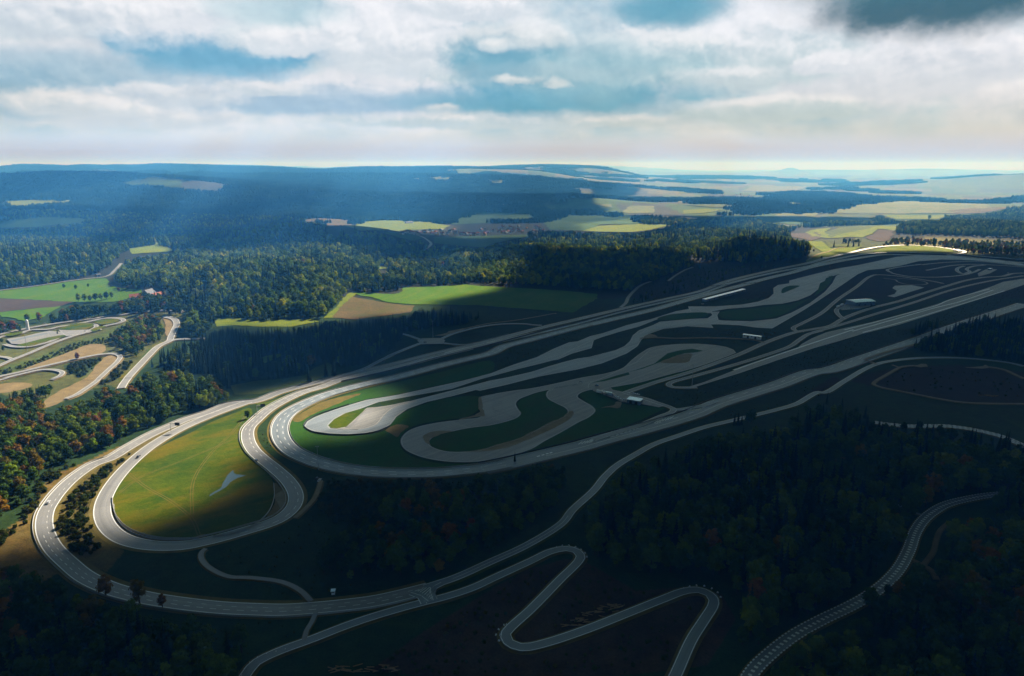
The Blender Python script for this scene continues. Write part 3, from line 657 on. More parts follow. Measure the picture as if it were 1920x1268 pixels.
# ------------------------------------------------------------------ fields and meadows
M['f_green'] = field_mat('bright_meadow', (.045, .13, .004), (.08, .165, .006), .3, 8, .3, (.12, .16, .01), .5)
M['f_lime'] = field_mat('lime_meadow', (.12, .175, .008), (.17, .19, .012), .5, 10, .25, (.07, .12, .01), .6)
M['f_brown'] = field_mat('ploughed_soil', (.055, .04, .03), (.09, .065, .045), .35, 6, .3)
M['f_tan'] = field_mat('stubble', (.085, .07, .025), (.15, .1, .04), -.5, 7, .4, (.07, .085, .02), .6)
M['f_olive'] = field_mat('olive_pasture', (.05, .085, .02), (.1, .12, .03), .2, 14, .25)
M['f_teal'] = field_mat('valley_pasture', (.03, .085, .03), (.06, .12, .035), .2, 20, .2)
M['f_pale'] = field_mat('pale_stubble', (.12, .16, .06), (.2, .2, .09), .2, 12, .3, (.09, .14, .045), .7)
FIELDS = [
    ('f_green', 'L -40,225 0,214 200,190 400,162 600,132 800,108 900,105 930,130 915,160 1000,180 1100,195 1210,195 1200,225 1120,240 1080,280 980,300 860,310 640,305 400,292 200,282 0,274 -40,272'),
    ('f_brown', 'L -40,275 0,276 200,284 400,294 630,303 600,320 480,345 300,358 140,375 0,392 -40,395'),
    ('f_green', 'L -40,398 0,394 140,377 300,360 520,335 500,360 420,395 380,430 200,470 100,440 0,430 -40,430'),
    ('f_lime', 'b 720,80 870,62 880,30 895,30 890,60 980,92 930,100 800,107 740,112'),
    ('f_green', 'c 540,325 590,348 640,352 740,382 830,392 900,395 1000,396 1240,400 1500,420 1780,440 1920,360 1920,334 1600,310 1240,290 1180,284 960,296 830,302 822,325 780,338'),
    ('f_tan', 'c 540,352 640,370 740,388 830,398 890,402 870,440 700,462 560,480 430,470 470,410'),
    ('f_lime', 'c 385,472 420,440 520,330 575,325 545,350 470,415 430,470'),
    ('f_lime', 'b 1205,478 1350,474 1420,490 1600,482 1750,478 1800,492 1640,520 1470,522 1320,512 1220,520'),
    ('f_lime', 'b 1452,702 1500,684 1560,672 1612,664 1605,680 1530,704 1470,732'),
    ('f_olive', 'b 1310,850 1450,828 1600,818 1740,790 1780,740 1850,720 1900,750 1880,800 1760,835 1600,862 1480,898 1330,900'),
    ('f_lime', 'c 668,188 740,178 792,180 745,194 700,197'),
    ('f_tan', 'v 0,365 120,360 330,372 300,385 250,400 150,385 0,372'),
    ('f_lime', 'v 255,404 330,385 480,372 700,376 850,402 820,420 640,425 480,430 360,432'),
    ('f_teal', 'v 850,372 980,322 1300,335 1360,360 1300,380 1100,385 900,395 860,395'),
    ('f_teal', 'v 760,470 900,462 1150,455 1400,452 1250,470 1100,500 1040,525 820,505 760,500'),
    ('f_teal', 'v 1370,385 1500,345 1900,350 1920,390 1700,395 1600,430 1420,425'),
    ('f_lime', 'v 1590,432 1680,404 1900,392 2100,398 2000,420 1850,440 1720,436'),
    ('f_teal', 'v 460,442 560,440 640,450 690,470 640,485 560,468'),
    ('f_lime', 'w 690,440 760,420 830,415 800,440 830,455 900,440 1000,425 1100,405 1210,408 1190,430 1100,420 1010,470 940,465 820,472 720,462'),
    ('f_brown', 'w 590,446 770,438 780,470 720,490 640,470'),
    ('f_brown', 'w 1025,470 1100,425 1190,428 1150,490 1090,490'),
    ('f_olive', 'w 800,440 880,412 1080,405 1060,420 1000,430 900,445 830,470'),
    ('f_lime', 'w 700,490 780,490 830,530 890,525 1000,522 960,545 850,575 700,610 690,600 790,550'),
    ('f_olive', 'w 800,485 840,505 1000,505 1020,525 880,520 820,525'),
    ('f_lime', 'w 1060,548 1180,515 1350,515 1500,530 1530,548 1420,557 1200,556'),
    ('f_pale', 'w 490,333 760,332 720,378 560,360'), ('f_olive', 'w 740,370 800,336 1090,336 1060,365 900,368'),
    ('f_teal', 'w 400,330 520,335 560,365 700,390 600,395 450,370'), ('f_pale', 'w 820,330 1050,280 1250,262 1700,280 1750,310 1600,330 1200,335'),
    ('f_lime', 'w 1120,340 1300,345 1480,345 1440,365 1200,365'), ('f_tan', 'w 1400,330 1700,295 1850,300 1700,330 1550,335'),
    ('f_lime', 'w 0,315 120,308 230,312 120,330 0,335'), ('f_pale', 'w 330,205 480,175 700,182 640,205 450,210'),
    ('f_lime', 'w 480,275 640,272 720,285 600,292'), ('f_olive', 'w 0,285 200,278 330,290 200,300'),
    ('f_teal', 'u 0,376 200,360 440,358 530,378 350,390 200,410 0,415'), ('f_lime', 'u 0,262 180,258 410,258 400,278 240,290 150,305 60,300 0,285'),
    ('f_pale', 'v 630,135 680,132 690,148 640,146'), ('f_pale', 'v 710,130 800,124 910,136 850,146 730,140'), ('f_pale', 'v 1070,140 1180,150 1120,162 1070,158'),
    ('f_pale', 'v 1660,280 1760,280 1760,300 1700,292'), ('f_pale', 'v 1820,320 1860,290 2000,290 2000,330 1850,334'), ('f_lime', 'v 720,320 800,315 810,328 740,330')]
for mk, s in FIELDS: pad('field', s, M[mk], z=.06 + .002 * (len(CLEAR) % 25), step=12, sub=2, smooth=False, rag=2.5 if abs(pix(s)[:, 1].mean() - 560) < 110 else 9.0)

# the flooded hollow in the infield
WM = mat('standing_water'); _n = NT(WM.node_tree)
principled(_n, c4(.09, .14, .17), .2, .9, _n.noise(geo_pos(_n), .8, 3), .15, .2)
pad('water', 'a 1186,873 1200,850 1232,826 1250,800 1278,778 1292,752 1305,730 1314,738 1332,748 1383,757 1340,768 1312,786 1286,800 1262,818 1240,834 1228,850 1206,864', WM, .085, rag=3)

# ------------------------------------------------------------------ masks read by the ground and by the planting
HR = 2; MW, MHH = 1920 // HR, 1268 // HR
gx, gy = np.meshgrid((np.arange(MW) + .5) * HR, (np.arange(MHH) + .5) * HR)
def rast(polys):
    m = np.zeros(gx.shape, bool)
    for p in polys:
        x0, y0 = np.floor(p.min(0) / HR).astype(int) - 1; x1, y1 = np.ceil(p.max(0) / HR).astype(int) + 1
        x0, y0, x1, y1 = max(x0, 0), max(y0, 0), min(x1, MW), min(y1, MHH)
        if x1 <= x0 or y1 <= y0: continue
        m[y0:y1, x0:x1] |= inpoly(gx[y0:y1, x0:x1], gy[y0:y1, x0:x1], p)
    return m
VISM = rast(VIS)
CLRM = VISM.copy()
for p in CLEAR:
    q = np.stack(project(p[:, 0], p[:, 1], height(p[:, 0], p[:, 1])), 1); CLRM |= rast([q])
def look(mask, px, py, out=False):
    ix = np.floor(px / HR).astype(int); iy = np.floor(py / HR).astype(int)
    ok = (ix >= 0) & (ix < MW) & (iy >= 0) & (iy < MHH)
    r = np.full(px.shape, out); r[ok] = mask[iy[ok], ix[ok]]
    return r

# ------------------------------------------------------------------ ground sheet
def polar_rows():
    pys = np.concatenate([np.arange(1560, 330, -2.3), np.arange(330, 316.2, -.45)])
    _, dy, dz = ray(960, pys); d = CAMH * dy / -dz
    d = np.concatenate([[20, 80, 130], d[d < 29000], [30500, 32000]])
    return d
dr = polar_rows(); az = np.concatenate([np.arange(-88, -44, 1.2), np.arange(-44, 44, .105), np.arange(44, 89, 1.2)])
DD, AA = np.meshgrid(dr, np.radians(az), indexing='ij')
TX, TY = DD * np.sin(AA), DD * np.cos(AA)
TX[0] = DD[0] * np.sin(AA[0]); TZ = height(TX, TY)
TPX, TPY = project(TX, TY, TZ)

def far_forest(x, y):
    azd = np.degrees(np.arctan2(x, y)); left = 1 - sstep(-2, 14, azd)
    n = fbm(x / 900 + 4.4, y / 700 + 2.2, 4, 31)
    thr = .31 * left + .58 * (1 - left)
    d = np.hypot(x, y); thr = thr + .1 * sstep(9000, 16000, d)
    return n > thr
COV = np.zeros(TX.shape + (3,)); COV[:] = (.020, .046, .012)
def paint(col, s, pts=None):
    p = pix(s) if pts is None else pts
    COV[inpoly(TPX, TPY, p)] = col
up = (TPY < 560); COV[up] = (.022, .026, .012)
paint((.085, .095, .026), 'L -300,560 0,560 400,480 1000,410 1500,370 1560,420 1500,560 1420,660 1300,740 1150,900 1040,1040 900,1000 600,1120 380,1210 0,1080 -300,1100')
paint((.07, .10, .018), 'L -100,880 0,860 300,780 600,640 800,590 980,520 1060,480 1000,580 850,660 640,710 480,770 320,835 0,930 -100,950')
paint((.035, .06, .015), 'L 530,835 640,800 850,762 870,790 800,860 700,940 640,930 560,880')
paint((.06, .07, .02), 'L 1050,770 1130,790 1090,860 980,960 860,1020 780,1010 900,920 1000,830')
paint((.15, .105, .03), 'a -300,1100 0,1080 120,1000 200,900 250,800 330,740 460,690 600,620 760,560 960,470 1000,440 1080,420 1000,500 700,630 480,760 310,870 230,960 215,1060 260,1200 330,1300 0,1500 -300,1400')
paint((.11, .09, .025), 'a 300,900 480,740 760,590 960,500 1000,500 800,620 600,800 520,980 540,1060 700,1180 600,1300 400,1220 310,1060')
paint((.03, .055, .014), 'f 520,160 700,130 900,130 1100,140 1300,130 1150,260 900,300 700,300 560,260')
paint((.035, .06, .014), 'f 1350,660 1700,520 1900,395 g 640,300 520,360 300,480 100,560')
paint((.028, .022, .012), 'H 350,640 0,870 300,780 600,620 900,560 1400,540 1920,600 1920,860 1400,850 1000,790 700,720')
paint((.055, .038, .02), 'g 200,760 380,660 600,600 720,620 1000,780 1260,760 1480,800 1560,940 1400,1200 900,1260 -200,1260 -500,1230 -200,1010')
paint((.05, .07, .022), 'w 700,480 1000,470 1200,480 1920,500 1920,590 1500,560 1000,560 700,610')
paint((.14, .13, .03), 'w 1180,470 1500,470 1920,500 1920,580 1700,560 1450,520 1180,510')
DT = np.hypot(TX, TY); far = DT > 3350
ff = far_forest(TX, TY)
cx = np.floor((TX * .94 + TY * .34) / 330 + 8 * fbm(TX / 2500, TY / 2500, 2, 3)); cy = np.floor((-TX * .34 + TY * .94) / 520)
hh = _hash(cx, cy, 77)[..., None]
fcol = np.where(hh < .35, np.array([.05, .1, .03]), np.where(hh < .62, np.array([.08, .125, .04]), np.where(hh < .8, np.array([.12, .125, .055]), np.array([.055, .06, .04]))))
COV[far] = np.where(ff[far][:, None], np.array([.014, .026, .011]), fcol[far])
nr, nc = TX.shape
idx = np.arange(nr * nc).reshape(nr, nc)
F4 = np.stack([idx[:-1, :-1], idx[:-1, 1:], idx[1:, 1:], idx[1:, :-1]], -1).reshape(-1, 4)[:, ::-1]
me = bpy.data.meshes.new('ground')
me.vertices.add(nr * nc); me.vertices.foreach_set('co', np.stack([TX, TY, TZ], -1).astype(np.float32).ravel())
me.loops.add(F4.size); me.polygons.add(len(F4))
me.loops.foreach_set('vertex_index', F4.astype(np.int32).ravel()); me.polygons.foreach_set('loop_start', np.arange(0, F4.size, 4, dtype=np.int32))
me.update(calc_edges=True)
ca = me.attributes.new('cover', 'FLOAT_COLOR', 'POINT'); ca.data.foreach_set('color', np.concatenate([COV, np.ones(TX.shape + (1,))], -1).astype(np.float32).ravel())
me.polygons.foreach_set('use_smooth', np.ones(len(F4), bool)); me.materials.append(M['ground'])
go = bpy.data.objects.new('ground', me); COL.objects.link(go); structure(go)

# ------------------------------------------------------------------ trees: meshes shared by every copy
def quads(cen, nrm, size, rng, tilt=.38, asp=1.0):
    n = len(cen); nr_ = nrm + rng.normal(0, tilt, (n, 3)); nr_ /= np.linalg.norm(nr_, axis=1)[:, None]
    t = np.cross(nr_, rng.normal(0, 1, (n, 3))); t /= np.linalg.norm(t, axis=1)[:, None]; b = np.cross(nr_, t)
    s = (size * rng.uniform(.65, 1.35, n))[:, None]
    V = np.stack([cen + t * s, cen + b * s * asp, cen - t * s * .9, cen - b * s * asp], 1).reshape(-1, 3)
    return V, np.arange(4 * n).reshape(n, 4)
_bm = bmesh.new(); bmesh.ops.create_icosphere(_bm, subdivisions=1, radius=1.0)
ICO_V = np.array([v.co[:] for v in _bm.verts]); ICO_F = [[v.index for v in f.verts] for f in _bm.faces]; _bm.free()
def crown_mesh(seed, h, r, leaves=330, squash=1.0, base=.14, leaf=.75):
    rng = np.random.default_rng(seed); V = []; F = []; k0 = 0
    nb = rng.integers(8, 12); cz0 = h * (base + .08); cz1 = h * .9
    bl = []
    for i in range(nb):
        t = (i + .5) / nb; z = cz0 + (cz1 - cz0) * t
        rr = r * math.sin(math.pi * min(.97, .18 + .74 * t)) ** .7
        a = i * 2.4 + rng.uniform(-.5, .5); q = rr * rng.uniform(.35, .62)
        bl.append((np.array([q * math.cos(a), q * math.sin(a), z]), rr * rng.uniform(.42, .62)))
    bl.append((np.array([0, 0, h * .62]), r * .62))
    for c, s in bl:
        dv = ICO_V * (1 + rng.uniform(-.22, .1, (len(ICO_V), 1))) * s * np.array([.86, .86, .8 * squash]) + c
        V.append(dv); F += [[i + k0 for i in f] for f in ICO_F]; k0 += len(dv)
        n = max(10, int(leaves * (s / r) ** 2 / 2.6))
        d = rng.normal(0, 1, (n, 3)); d[:, 2] = np.abs(d[:, 2]) * .9 - .25; d /= np.linalg.norm(d, axis=1)[:, None]
        cen = c + d * s * rng.uniform(.82, 1.16, (n, 1)) * np.array([1, 1, .85 * squash])
        qv, qf = quads(cen, d, leaf, rng)
        V.append(qv); F += (qf + k0).tolist(); k0 += len(qv)
    return np.concatenate(V), F
def trunk_mesh(seed, h, r, conifer=False):
    rng = np.random.default_rng(seed); b = MB(); t0 = .028 * h if not conifer else .016 * h
    b.cyl((0, 0, -.6), (0, 0, h * .45), t0, t0 * .6, 7); b.cyl((0, 0, h * .45), (0, 0, h * (.9 if conifer else .78)), t0 * .6, t0 * .15, 6)
    if not conifer:
        for k in range(5):
            a = k * 1.3 + rng.uniform(-.4, .4); z = h * (.3 + .08 * k)
            b.cyl((0, 0, z), (math.cos(a) * r * .6, math.sin(a) * r * .6, z + h * .2), t0 * .4, t0 * .12, 5)
    return np.array([tuple(v) for v in b.v]), b.f
def conifer_mesh(seed, h, r):
    rng = np.random.default_rng(seed); V = []; F = []; k0 = 0
    tiers = 11
    for i in range(tiers):
        t = i / (tiers - 1); z = h * (.1 + .86 * t); rr = r * (1 - t) ** .85 + .25; n = int(11 - 6 * t)
        for j in range(n):
            a = 2 * math.pi * (j + rng.uniform(-.3, .3)) / n + i * .7; L = rr * rng.uniform(.75, 1.2); w = L * .42 + .25; dz = -L * rng.uniform(.25, .5)
            c, s_ = math.cos(a), math.sin(a); up_ = h * .05
            V += [(0, 0, z + up_), (c * L * .6 - s_ * w, s_ * L * .6 + c * w, z + dz * .45), (c * L, s_ * L, z + dz), (c * L * .6 + s_ * w, s_ * L * .6 - c * w, z + dz * .45)]
            F += [[k0, k0 + 1, k0 + 2], [k0, k0 + 2, k0 + 3]]; k0 += 4
    m = 8
    for t in (0, 1):
        pass
    for j in range(m):
        a = 2 * math.pi * j / m; V.append((math.cos(a) * r * .5, math.sin(a) * r * .5, h * .1))
    V.append((0, 0, h)); F += [[k0 + j, k0 + (j + 1) % m, k0 + m] for j in range(m)]
    return np.array(V, float), F
def raw_mesh(name, parts):
    V = []; F = []; MI = []; mats = []; k = 0
    for (v, f), m in parts:
        V += [tuple(p) for p in v]; F += [[i + k for i in q] for q in f]; k += len(v)
        if m not in mats: mats.append(m)
        MI += [mats.index(m)] * len(f)
    me = bpy.data.meshes.new(name); me.from_pydata(V, [], F)
    for m in mats: me.materials.append(m)
    me.polygons.foreach_set('material_index', np.array(MI, np.int32)); return me
KIND = {}   # kind -> list of (crown mesh, trunk mesh, joined mesh, height)
def kind(key, crown_fn, m, seeds, con=False):
    L = []
    for sd in seeds:
        rng = np.random.default_rng(sd); h = rng.uniform(.9, 1.12) * (24 if con else 18); r = (rng.uniform(3.2, 4.3) if con else rng.uniform(4.6, 6.2))
        cv = conifer_mesh(sd, h, r) if con else crown_mesh(sd, h, r)
        tv = trunk_mesh(sd, h, r, con)
        L.append((raw_mesh('crown', [(cv, m)]), raw_mesh('trunk', [(tv, M['bark'])]), raw_mesh('tree', [(cv, m), (tv, M['bark'])]), h))
    KIND[key] = L
kind('green', None, M['leaf_green'], (1, 2, 3, 4)); kind('lush', None, M['leaf_lush'], (5, 6, 7)); kind('autumn', None, M['leaf_autumn'], (8, 9, 10, 12)); kind('conifer', None, M['needles'], (21, 22, 23), True)
sh = []
for sd in (31, 32, 33):
    cv = crown_mesh(sd, 2.6, 1.9, 110, 1, .05, .38); sh.append((raw_mesh('shrub', [(cv, M['shrub'])]), None, raw_mesh('shrub', [(cv, M['shrub'])]), 2.6))
KIND['shrub'] = sh
KEYS = ['green', 'lush', 'autumn', 'conifer', 'shrub']

# ------------------------------------------------------------------ planting
TREES = []    # rows: x, y, z, scale, rot, key, variant, region
REG = []
def plant(where, s, spacing, mix, hs=(.8, 1.15), topin=True, occl=False, d_max=1e9, patch=0.0, excl=(), pts=None, keep=1.0):
    """trees over the ground whose photograph outline is s; mix {kind: weight}"""
    poly = pix(s) if pts is None else pts
    X, Y = ground(poly[:, 0], np.maximum(poly[:, 1], 322)); x0, x1, y0, y1 = X.min() - 40, X.max() + 40, Y.min() - 40, min(Y.max() + 60, d_max)
    nx, ny = int((x1 - x0) / spacing) + 1, int((y1 - y0) / spacing) + 1
    a, b = np.meshgrid(np.arange(nx), np.arange(ny)); rng = np.random.default_rng(len(REG) + 100)
    x = x0 + (a + .5 * (b % 2) + rng.uniform(-.38, .38, a.shape)) * spacing; y = y0 + (b + rng.uniform(-.38, .38, a.shape)) * spacing
    x = x.ravel(); y = y.ravel(); z = height(x, y); px, py = project(x, y, z)
    ok = inpoly(px, py, poly) & ~look(CLRM, px, py)
    if keep < 1: ok &= rng.uniform(0, 1, ok.shape) < keep
    for e in excl: ok &= ~inpoly(px, py, pix(e))
    x, y, z, px, py = (q[ok] for q in (x, y, z, px, py))
    n = len(x)
    if not n: REG.append(where); return
    keys = list(mix); w = np.array([mix[k] for k in keys], float); w /= w.sum()
    u_ = rng.uniform(0, 1, n)
    if patch > 0: u_ = np.clip((1 - patch) * u_ + patch * np.clip((fbm(x / 70, y / 70, 3, 61) - .28) / .44, 0, .999), 0, .999)
    ki = np.searchsorted(np.cumsum(w), u_, side='right').clip(0, len(keys) - 1)
    kk = np.array([KEYS.index(k) for k in keys])[ki]
    sc = rng.uniform(hs[0], hs[1], n) * np.where(rng.uniform(0, 1, n) < .25, rng.uniform(.5, .85, n), np.where(rng.uniform(0, 1, n) < .12, rng.uniform(1.1, 1.25, n), 1))
    H = np.where(kk == 3, 24, np.where(kk == 4, 2.6, 18)) * sc
    good = np.ones(n, bool)
    for f in (.35, .65, .97):
        qx, qy = project(x, y, z + H * f)
        if not occl: good &= ~look(VISM, qx, qy)
        if topin: good &= inpoly(qx, qy, poly) | (qy < 0)
    if not occl:
        for dx in (-.45, .45):
            qx, qy = project(x + dx * np.where(kk == 3, 5, np.where(kk == 4, 2, 9)) * sc, y, z + H * .6); good &= ~look(VISM, qx, qy)
    ri = len(REG); REG.append(where)
    for i in np.nonzero(good)[0]:
        TREES.append((x[i], y[i], z[i], sc[i], rng.uniform(0, 6.28), kk[i], rng.integers(0, 12), ri))

plant('in the autumn wood beside the outer loop road', 'P 0,745 40,735 80,722 115,716 112,738 75,755 95,768 140,752 185,730 235,700 280,698 330,690 400,705 425,728 430,752 400,764 330,778 300,797 230,827 185,847 145,862 100,874 75,892 60,937 30,957 0,990 -60,1010 -60,750', 7.6, {'autumn': 2.6, 'green': 4.4, 'lush': 1.0, 'conifer': 1.6}, (.65, .98), patch=.35)
plant('in the dark spruce belt above the main straight', 'P 268,692 288,655 330,640 400,615 470,602 560,598 640,598 700,588 760,582 800,577 880,582 905,592 890,607 820,614 760,626 740,652 700,682 650,690 600,682 570,700 560,716 500,720 430,732 400,706 330,697', 7.2, {'conifer': 8, 'green': 1.5, 'autumn': .5}, (.75, 1.1), patch=.2)
plant('in the birch wood inside the western test loop', 'L 980,512 1100,440 1230,385 1380,400 1400,520 1425,610 1330,645 1250,690 1150,775 1060,745 1020,680 890,622', 7.5, {'green': 4, 'autumn': 1.6, 'lush': 1.5}, (.55, .85))
plant('in the dark hedge below the farm meadow', 'P -40,622 0,608 25,590 50,598 85,585 110,578 150,573 200,563 230,558 262,563 300,568 340,575 345,592 330,590 250,591 170,599 100,610 50,620 0,630 -40,640', 8.5, {'green': 5, 'conifer': 1.2, 'autumn': .6}, (.8, 1.1), topin=False)
plant('on the wooded slope behind the farm', 'P 213,524 240,500 300,488 350,478 400,466 480,458 560,458 640,468 700,488 760,492 760,520 753,545 690,551 655,546 640,570 610,597 540,602 480,600 408,600 388,640 345,625 335,575 330,560 310,548 300,538 262,543 232,540', 10.0, {'lush': 4.6, 'green': 3.4, 'conifer': 2.0, 'autumn': .1}, (.75, 1.2), patch=.35, topin=False)
plant('in the forest edge behind the striped field', 'P 690,500 740,492 830,470 900,462 1010,470 1130,478 1290,488 1300,500 1230,528 1190,548 1120,545 1000,538 890,532 830,537 756,538 745,520', 10.0, {'lush': 4.4, 'green': 3.4, 'conifer': 2.0, 'autumn': .25}, (.75, 1.15), patch=.35, topin=False)
plant('in the wide forest beyond the test track', 'P -80,555 0,545 130,530 185,513 208,500 232,475 300,478 400,462 560,455 640,462 700,485 830,468 960,470 1130,476 1290,486 1400,497 1500,488 1545,470 1540,455 1480,438 1500,428 1700,420 1760,440 1920,448 2000,450 2000,402 1500,412 1180,418 1120,432 960,446 900,468 810,470 760,455 640,428 540,412 300,404 0,398 -80,398', 12.5, {'green': 4, 'lush': 1.6, 'conifer': 3.4, 'autumn': .06}, (.85, 1.25), patch=.5, topin=False)
plant('in the scrub plantation above the main straight', 'P 1170,578 1200,548 1240,525 1300,502 1400,502 1500,490 1470,503 1400,522 1280,552 1200,572', 9, {'shrub': 5, 'conifer': .5, 'green': .5}, (.3, .6), topin=False)
plant('in the scrub behind the far bend', 'P 1640,462 1680,448 1740,452 1920,462 1960,470 1960,482 1840,478 1760,470', 13, {'shrub': 4, 'green': 1.5, 'autumn': .6}, (.5, 1.1), topin=False)
plant('in the black forest below the forest road', 'P 1062,1000 1080,962 1112,930 1180,872 1240,842 1340,812 1460,790 1500,772 1545,757 1640,790 1760,812 1920,850 1990,880 1990,930 1860,930 1790,945 1735,965 1695,1030 1660,1085 1600,1125 1500,1160 1440,1195 1400,1235 1370,1240 1390,1180 1400,1130 1355,1088 1280,1082 1150,1072 1108,1035 1100,1015', 8.2, {'conifer': 3, 'green': 5, 'autumn': .35}, (.8, 1.15), patch=.3)
plant('along the kerbed road', 'P 1500,772 1545,757 1640,782 1700,800 1920,840 1920,870 1700,830 1560,800', 8.5, {'conifer': 3, 'green': 3}, (.35, .7), occl=True, topin=False, keep=.6)
plant('in the dark forest under the kerbed road', 'P 1990,950 1920,948 1850,955 1800,962 1745,982 1718,1030 1700,1075 1660,1118 1600,1146 1500,1205 1450,1268 1440,1330 2000,1330', 8.2, {'conifer': 2, 'green': 5, 'autumn': .6}, (.75, 1.1), patch=.3)
plant('overhanging the kerbed road', 'P 1585,1150 1600,1130 1625,1120 1655,1112 1690,1100 1680,1125 1640,1145', 7.5, {'green': 3, 'autumn': 1}, (.5, .8), occl=True, topin=False)
plant('in the dark wood below the oval', 'P 760,905 880,888 980,868 1040,864 1075,872 1062,915 1020,975 900,1050 800,1085 640,1090 560,1075 585,1035 640,985 700,950', 8.0, {'autumn': .9, 'green': 4, 'conifer': .6}, (.6, 1.0), patch=.3)
plant('on the overgrown bank below the oval', 'P 605,900 700,895 800,895 860,900 760,960 700,990 620,980 590,940', 4.0, {'shrub': 1}, (.7, 1.5), keep=.8)
plant('in the black wood at the bottom corner', 'P -60,1040 0,1035 60,1062 130,1102 200,1118 270,1120 320,1138 420,1152 540,1158 590,1153 568,1195 480,1215 440,1260 440,1330 -60,1330', 8.0, {'autumn': 1.6, 'green': 4, 'conifer': 1}, (.7, 1.08), patch=.3)
plant('on the bank between the two loop roads', 'P 100,1000 118,942 158,896 208,866 248,846 272,836 232,866 192,902 177,950 170,1002 192,1032 140,1052', 4.2, {'shrub': 1}, (.7, 1.6), keep=.85)
plant('along the edge of the autumn wood', 'P -20,1010 40,962 70,905 80,880 150,864 150,872 90,910 70,960 0,1030', 4.5, {'shrub': 1}, (.8, 1.7), keep=.8)
plant('on the bare hillside of the hairpins', 'g 200,760 380,660 600,610 740,640 960,770 1200,770 1000,880 620,980 420,1030 600,860 640,700 560,700 420,840 240,960 150,1100 350,1200 700,1100 1100,960 1320,850 1260,1000 1120,1240 -200,1260 -500,1230 -200,1010', 4.2, {'shrub': 1}, (.2, .75), keep=.6)
plant('on the scrub slope of the western hairpin', 'L 530,838 640,802 850,764 870,790 800,860 700,940 640,930 560,880', 4.5, {'shrub': 1}, (.8, 1.7), keep=.85)
plant('beside the western hairpin road', 'L 1050,780 1140,800 1090,870 980,970 860,1030 800,1005 900,920 1000,830', 5, {'shrub': 1}, (.8, 1.6), keep=.8)
plant('on the green strip below the test pads', 'L -60,880 0,870 300,785 600,650 850,600 960,590 900,650 640,710 480,770 320,835 0,930 -60,950', 4.6, {'shrub': 1}, (.5, 1.1), keep=.8)
plant('in the dark pine block by the runway', 'P 1698,642 1715,622 1760,612 1800,612 1830,600 1880,612 1930,605 1930,690 1860,672 1800,668 1760,662 1720,660', 6.5, {'conifer': 5, 'green': 2}, (.45, .8), occl=True, topin=False)
for q in ('A 120,560 40,720 60,860 200,960 420,1030 640,1080 900,1110 600,1160 420,1060 300,1000 180,930 90,800 70,680', 'D 0,770 300,700 640,640 900,580 640,720 440,830 200,900 0,960', 'G 540,745 700,700 1000,620 1300,520 1700,380 1920,330 1920,480 1600,580 1200,720 800,840 600,880 450,860 420,760', 'F 0,1000 600,830 1200,660 1920,430 1920,540 1400,700 1000,830 600,990 0,1140', 'H 0,760 240,700 520,620 640,540 700,560 400,720 260,800 0,880', 'G 100,1250 400,1140 800,1030 1300,880 1300,830 800,960 400,1080 0,1200', 'f 0,560 300,420 520,300 620,400 640,600 1000,700 700,780 300,830 100,700', 'f 60,900 450,920 430,1040 100,1180 0,1260 -300,1260', 'E 60,640 400,560 520,560 700,580 900,570 760,520 1100,450 1160,440 1160,500 1000,560', 'E 240,700 500,760 1100,790 1320,770 1200,820 1000,900 500,840 100,830'):
    plant('in the rough grass between the tracks', q, 5.2, {'shrub': 1}, (.12, .5), topin=False, keep=.55)
plant('on the dark heath ring', 'H 720,720 900,570 1400,560 1800,620 1920,680 1920,840 1450,835 1100,790', 9, {'shrub': 1}, (.4, .9), keep=.4)
plant('at the wood edge by the bare slope', 'L 0,1080 150,1040 280,1010 420,985 520,985 520,1040 370,1100 300,1180 100,1250 -60,1250', 7.5, {'conifer': 3, 'green': 3}, (.5, .9))

plant('closing over the end of the kerbed road', 'P 1850,960 1868,928 1925,915 1990,925 1990,975 1900,975', 7, {'green': 3, 'conifer': 2}, (.55, .9), occl=True, topin=False)
plant('on the wooded ridge beyond the far bend', 'w 1185,445 1225,400 1400,378 1600,348 1720,312 2000,300 2000,440 1720,455 1500,450 1300,452', 11, {'green': 4, 'lush': 2, 'conifer': 2.5, 'autumn': .2}, (.7, 1.1), patch=.5, topin=False)
plant('in the dark copse on the far meadow', 'w 893,500 900,468 940,455 1008,455 1008,498', 8, {'conifer': 5, 'green': 1}, (.7, 1.0), topin=False)
plant('in the thin belt on the far ridge', 'w 680,405 760,385 900,372 1060,368 1200,372 1230,390 1100,398 900,392 720,412', 9, {'green': 3, 'conifer': 2}, (.6, 1.0), topin=False)
plant('in the loose copses on the far heath', 'w 1440,500 1560,490 1700,500 1920,495 2000,500 2000,580 1800,575 1600,550 1480,530', 12, {'green': 3, 'lush': 2, 'shrub': 3, 'autumn': .5}, (.4, .85), topin=False, keep=.7)
plant('standing in front of the upper kerbed road', 'P 1636,806 1700,812 1780,818 1860,838 1925,862 1925,880 1850,856 1780,838 1700,830 1640,822', 6.5, {'conifer': 2, 'green': 3}, (.42, .75), occl=True, topin=False, keep=.6)
SINGLE = []   # single trees with words of their own
def single(key, s, h, text, v=0):
    p = gnd(s)[0]; SINGLE.append((p[0], p[1], float(height(*p)), h, key, text, v))
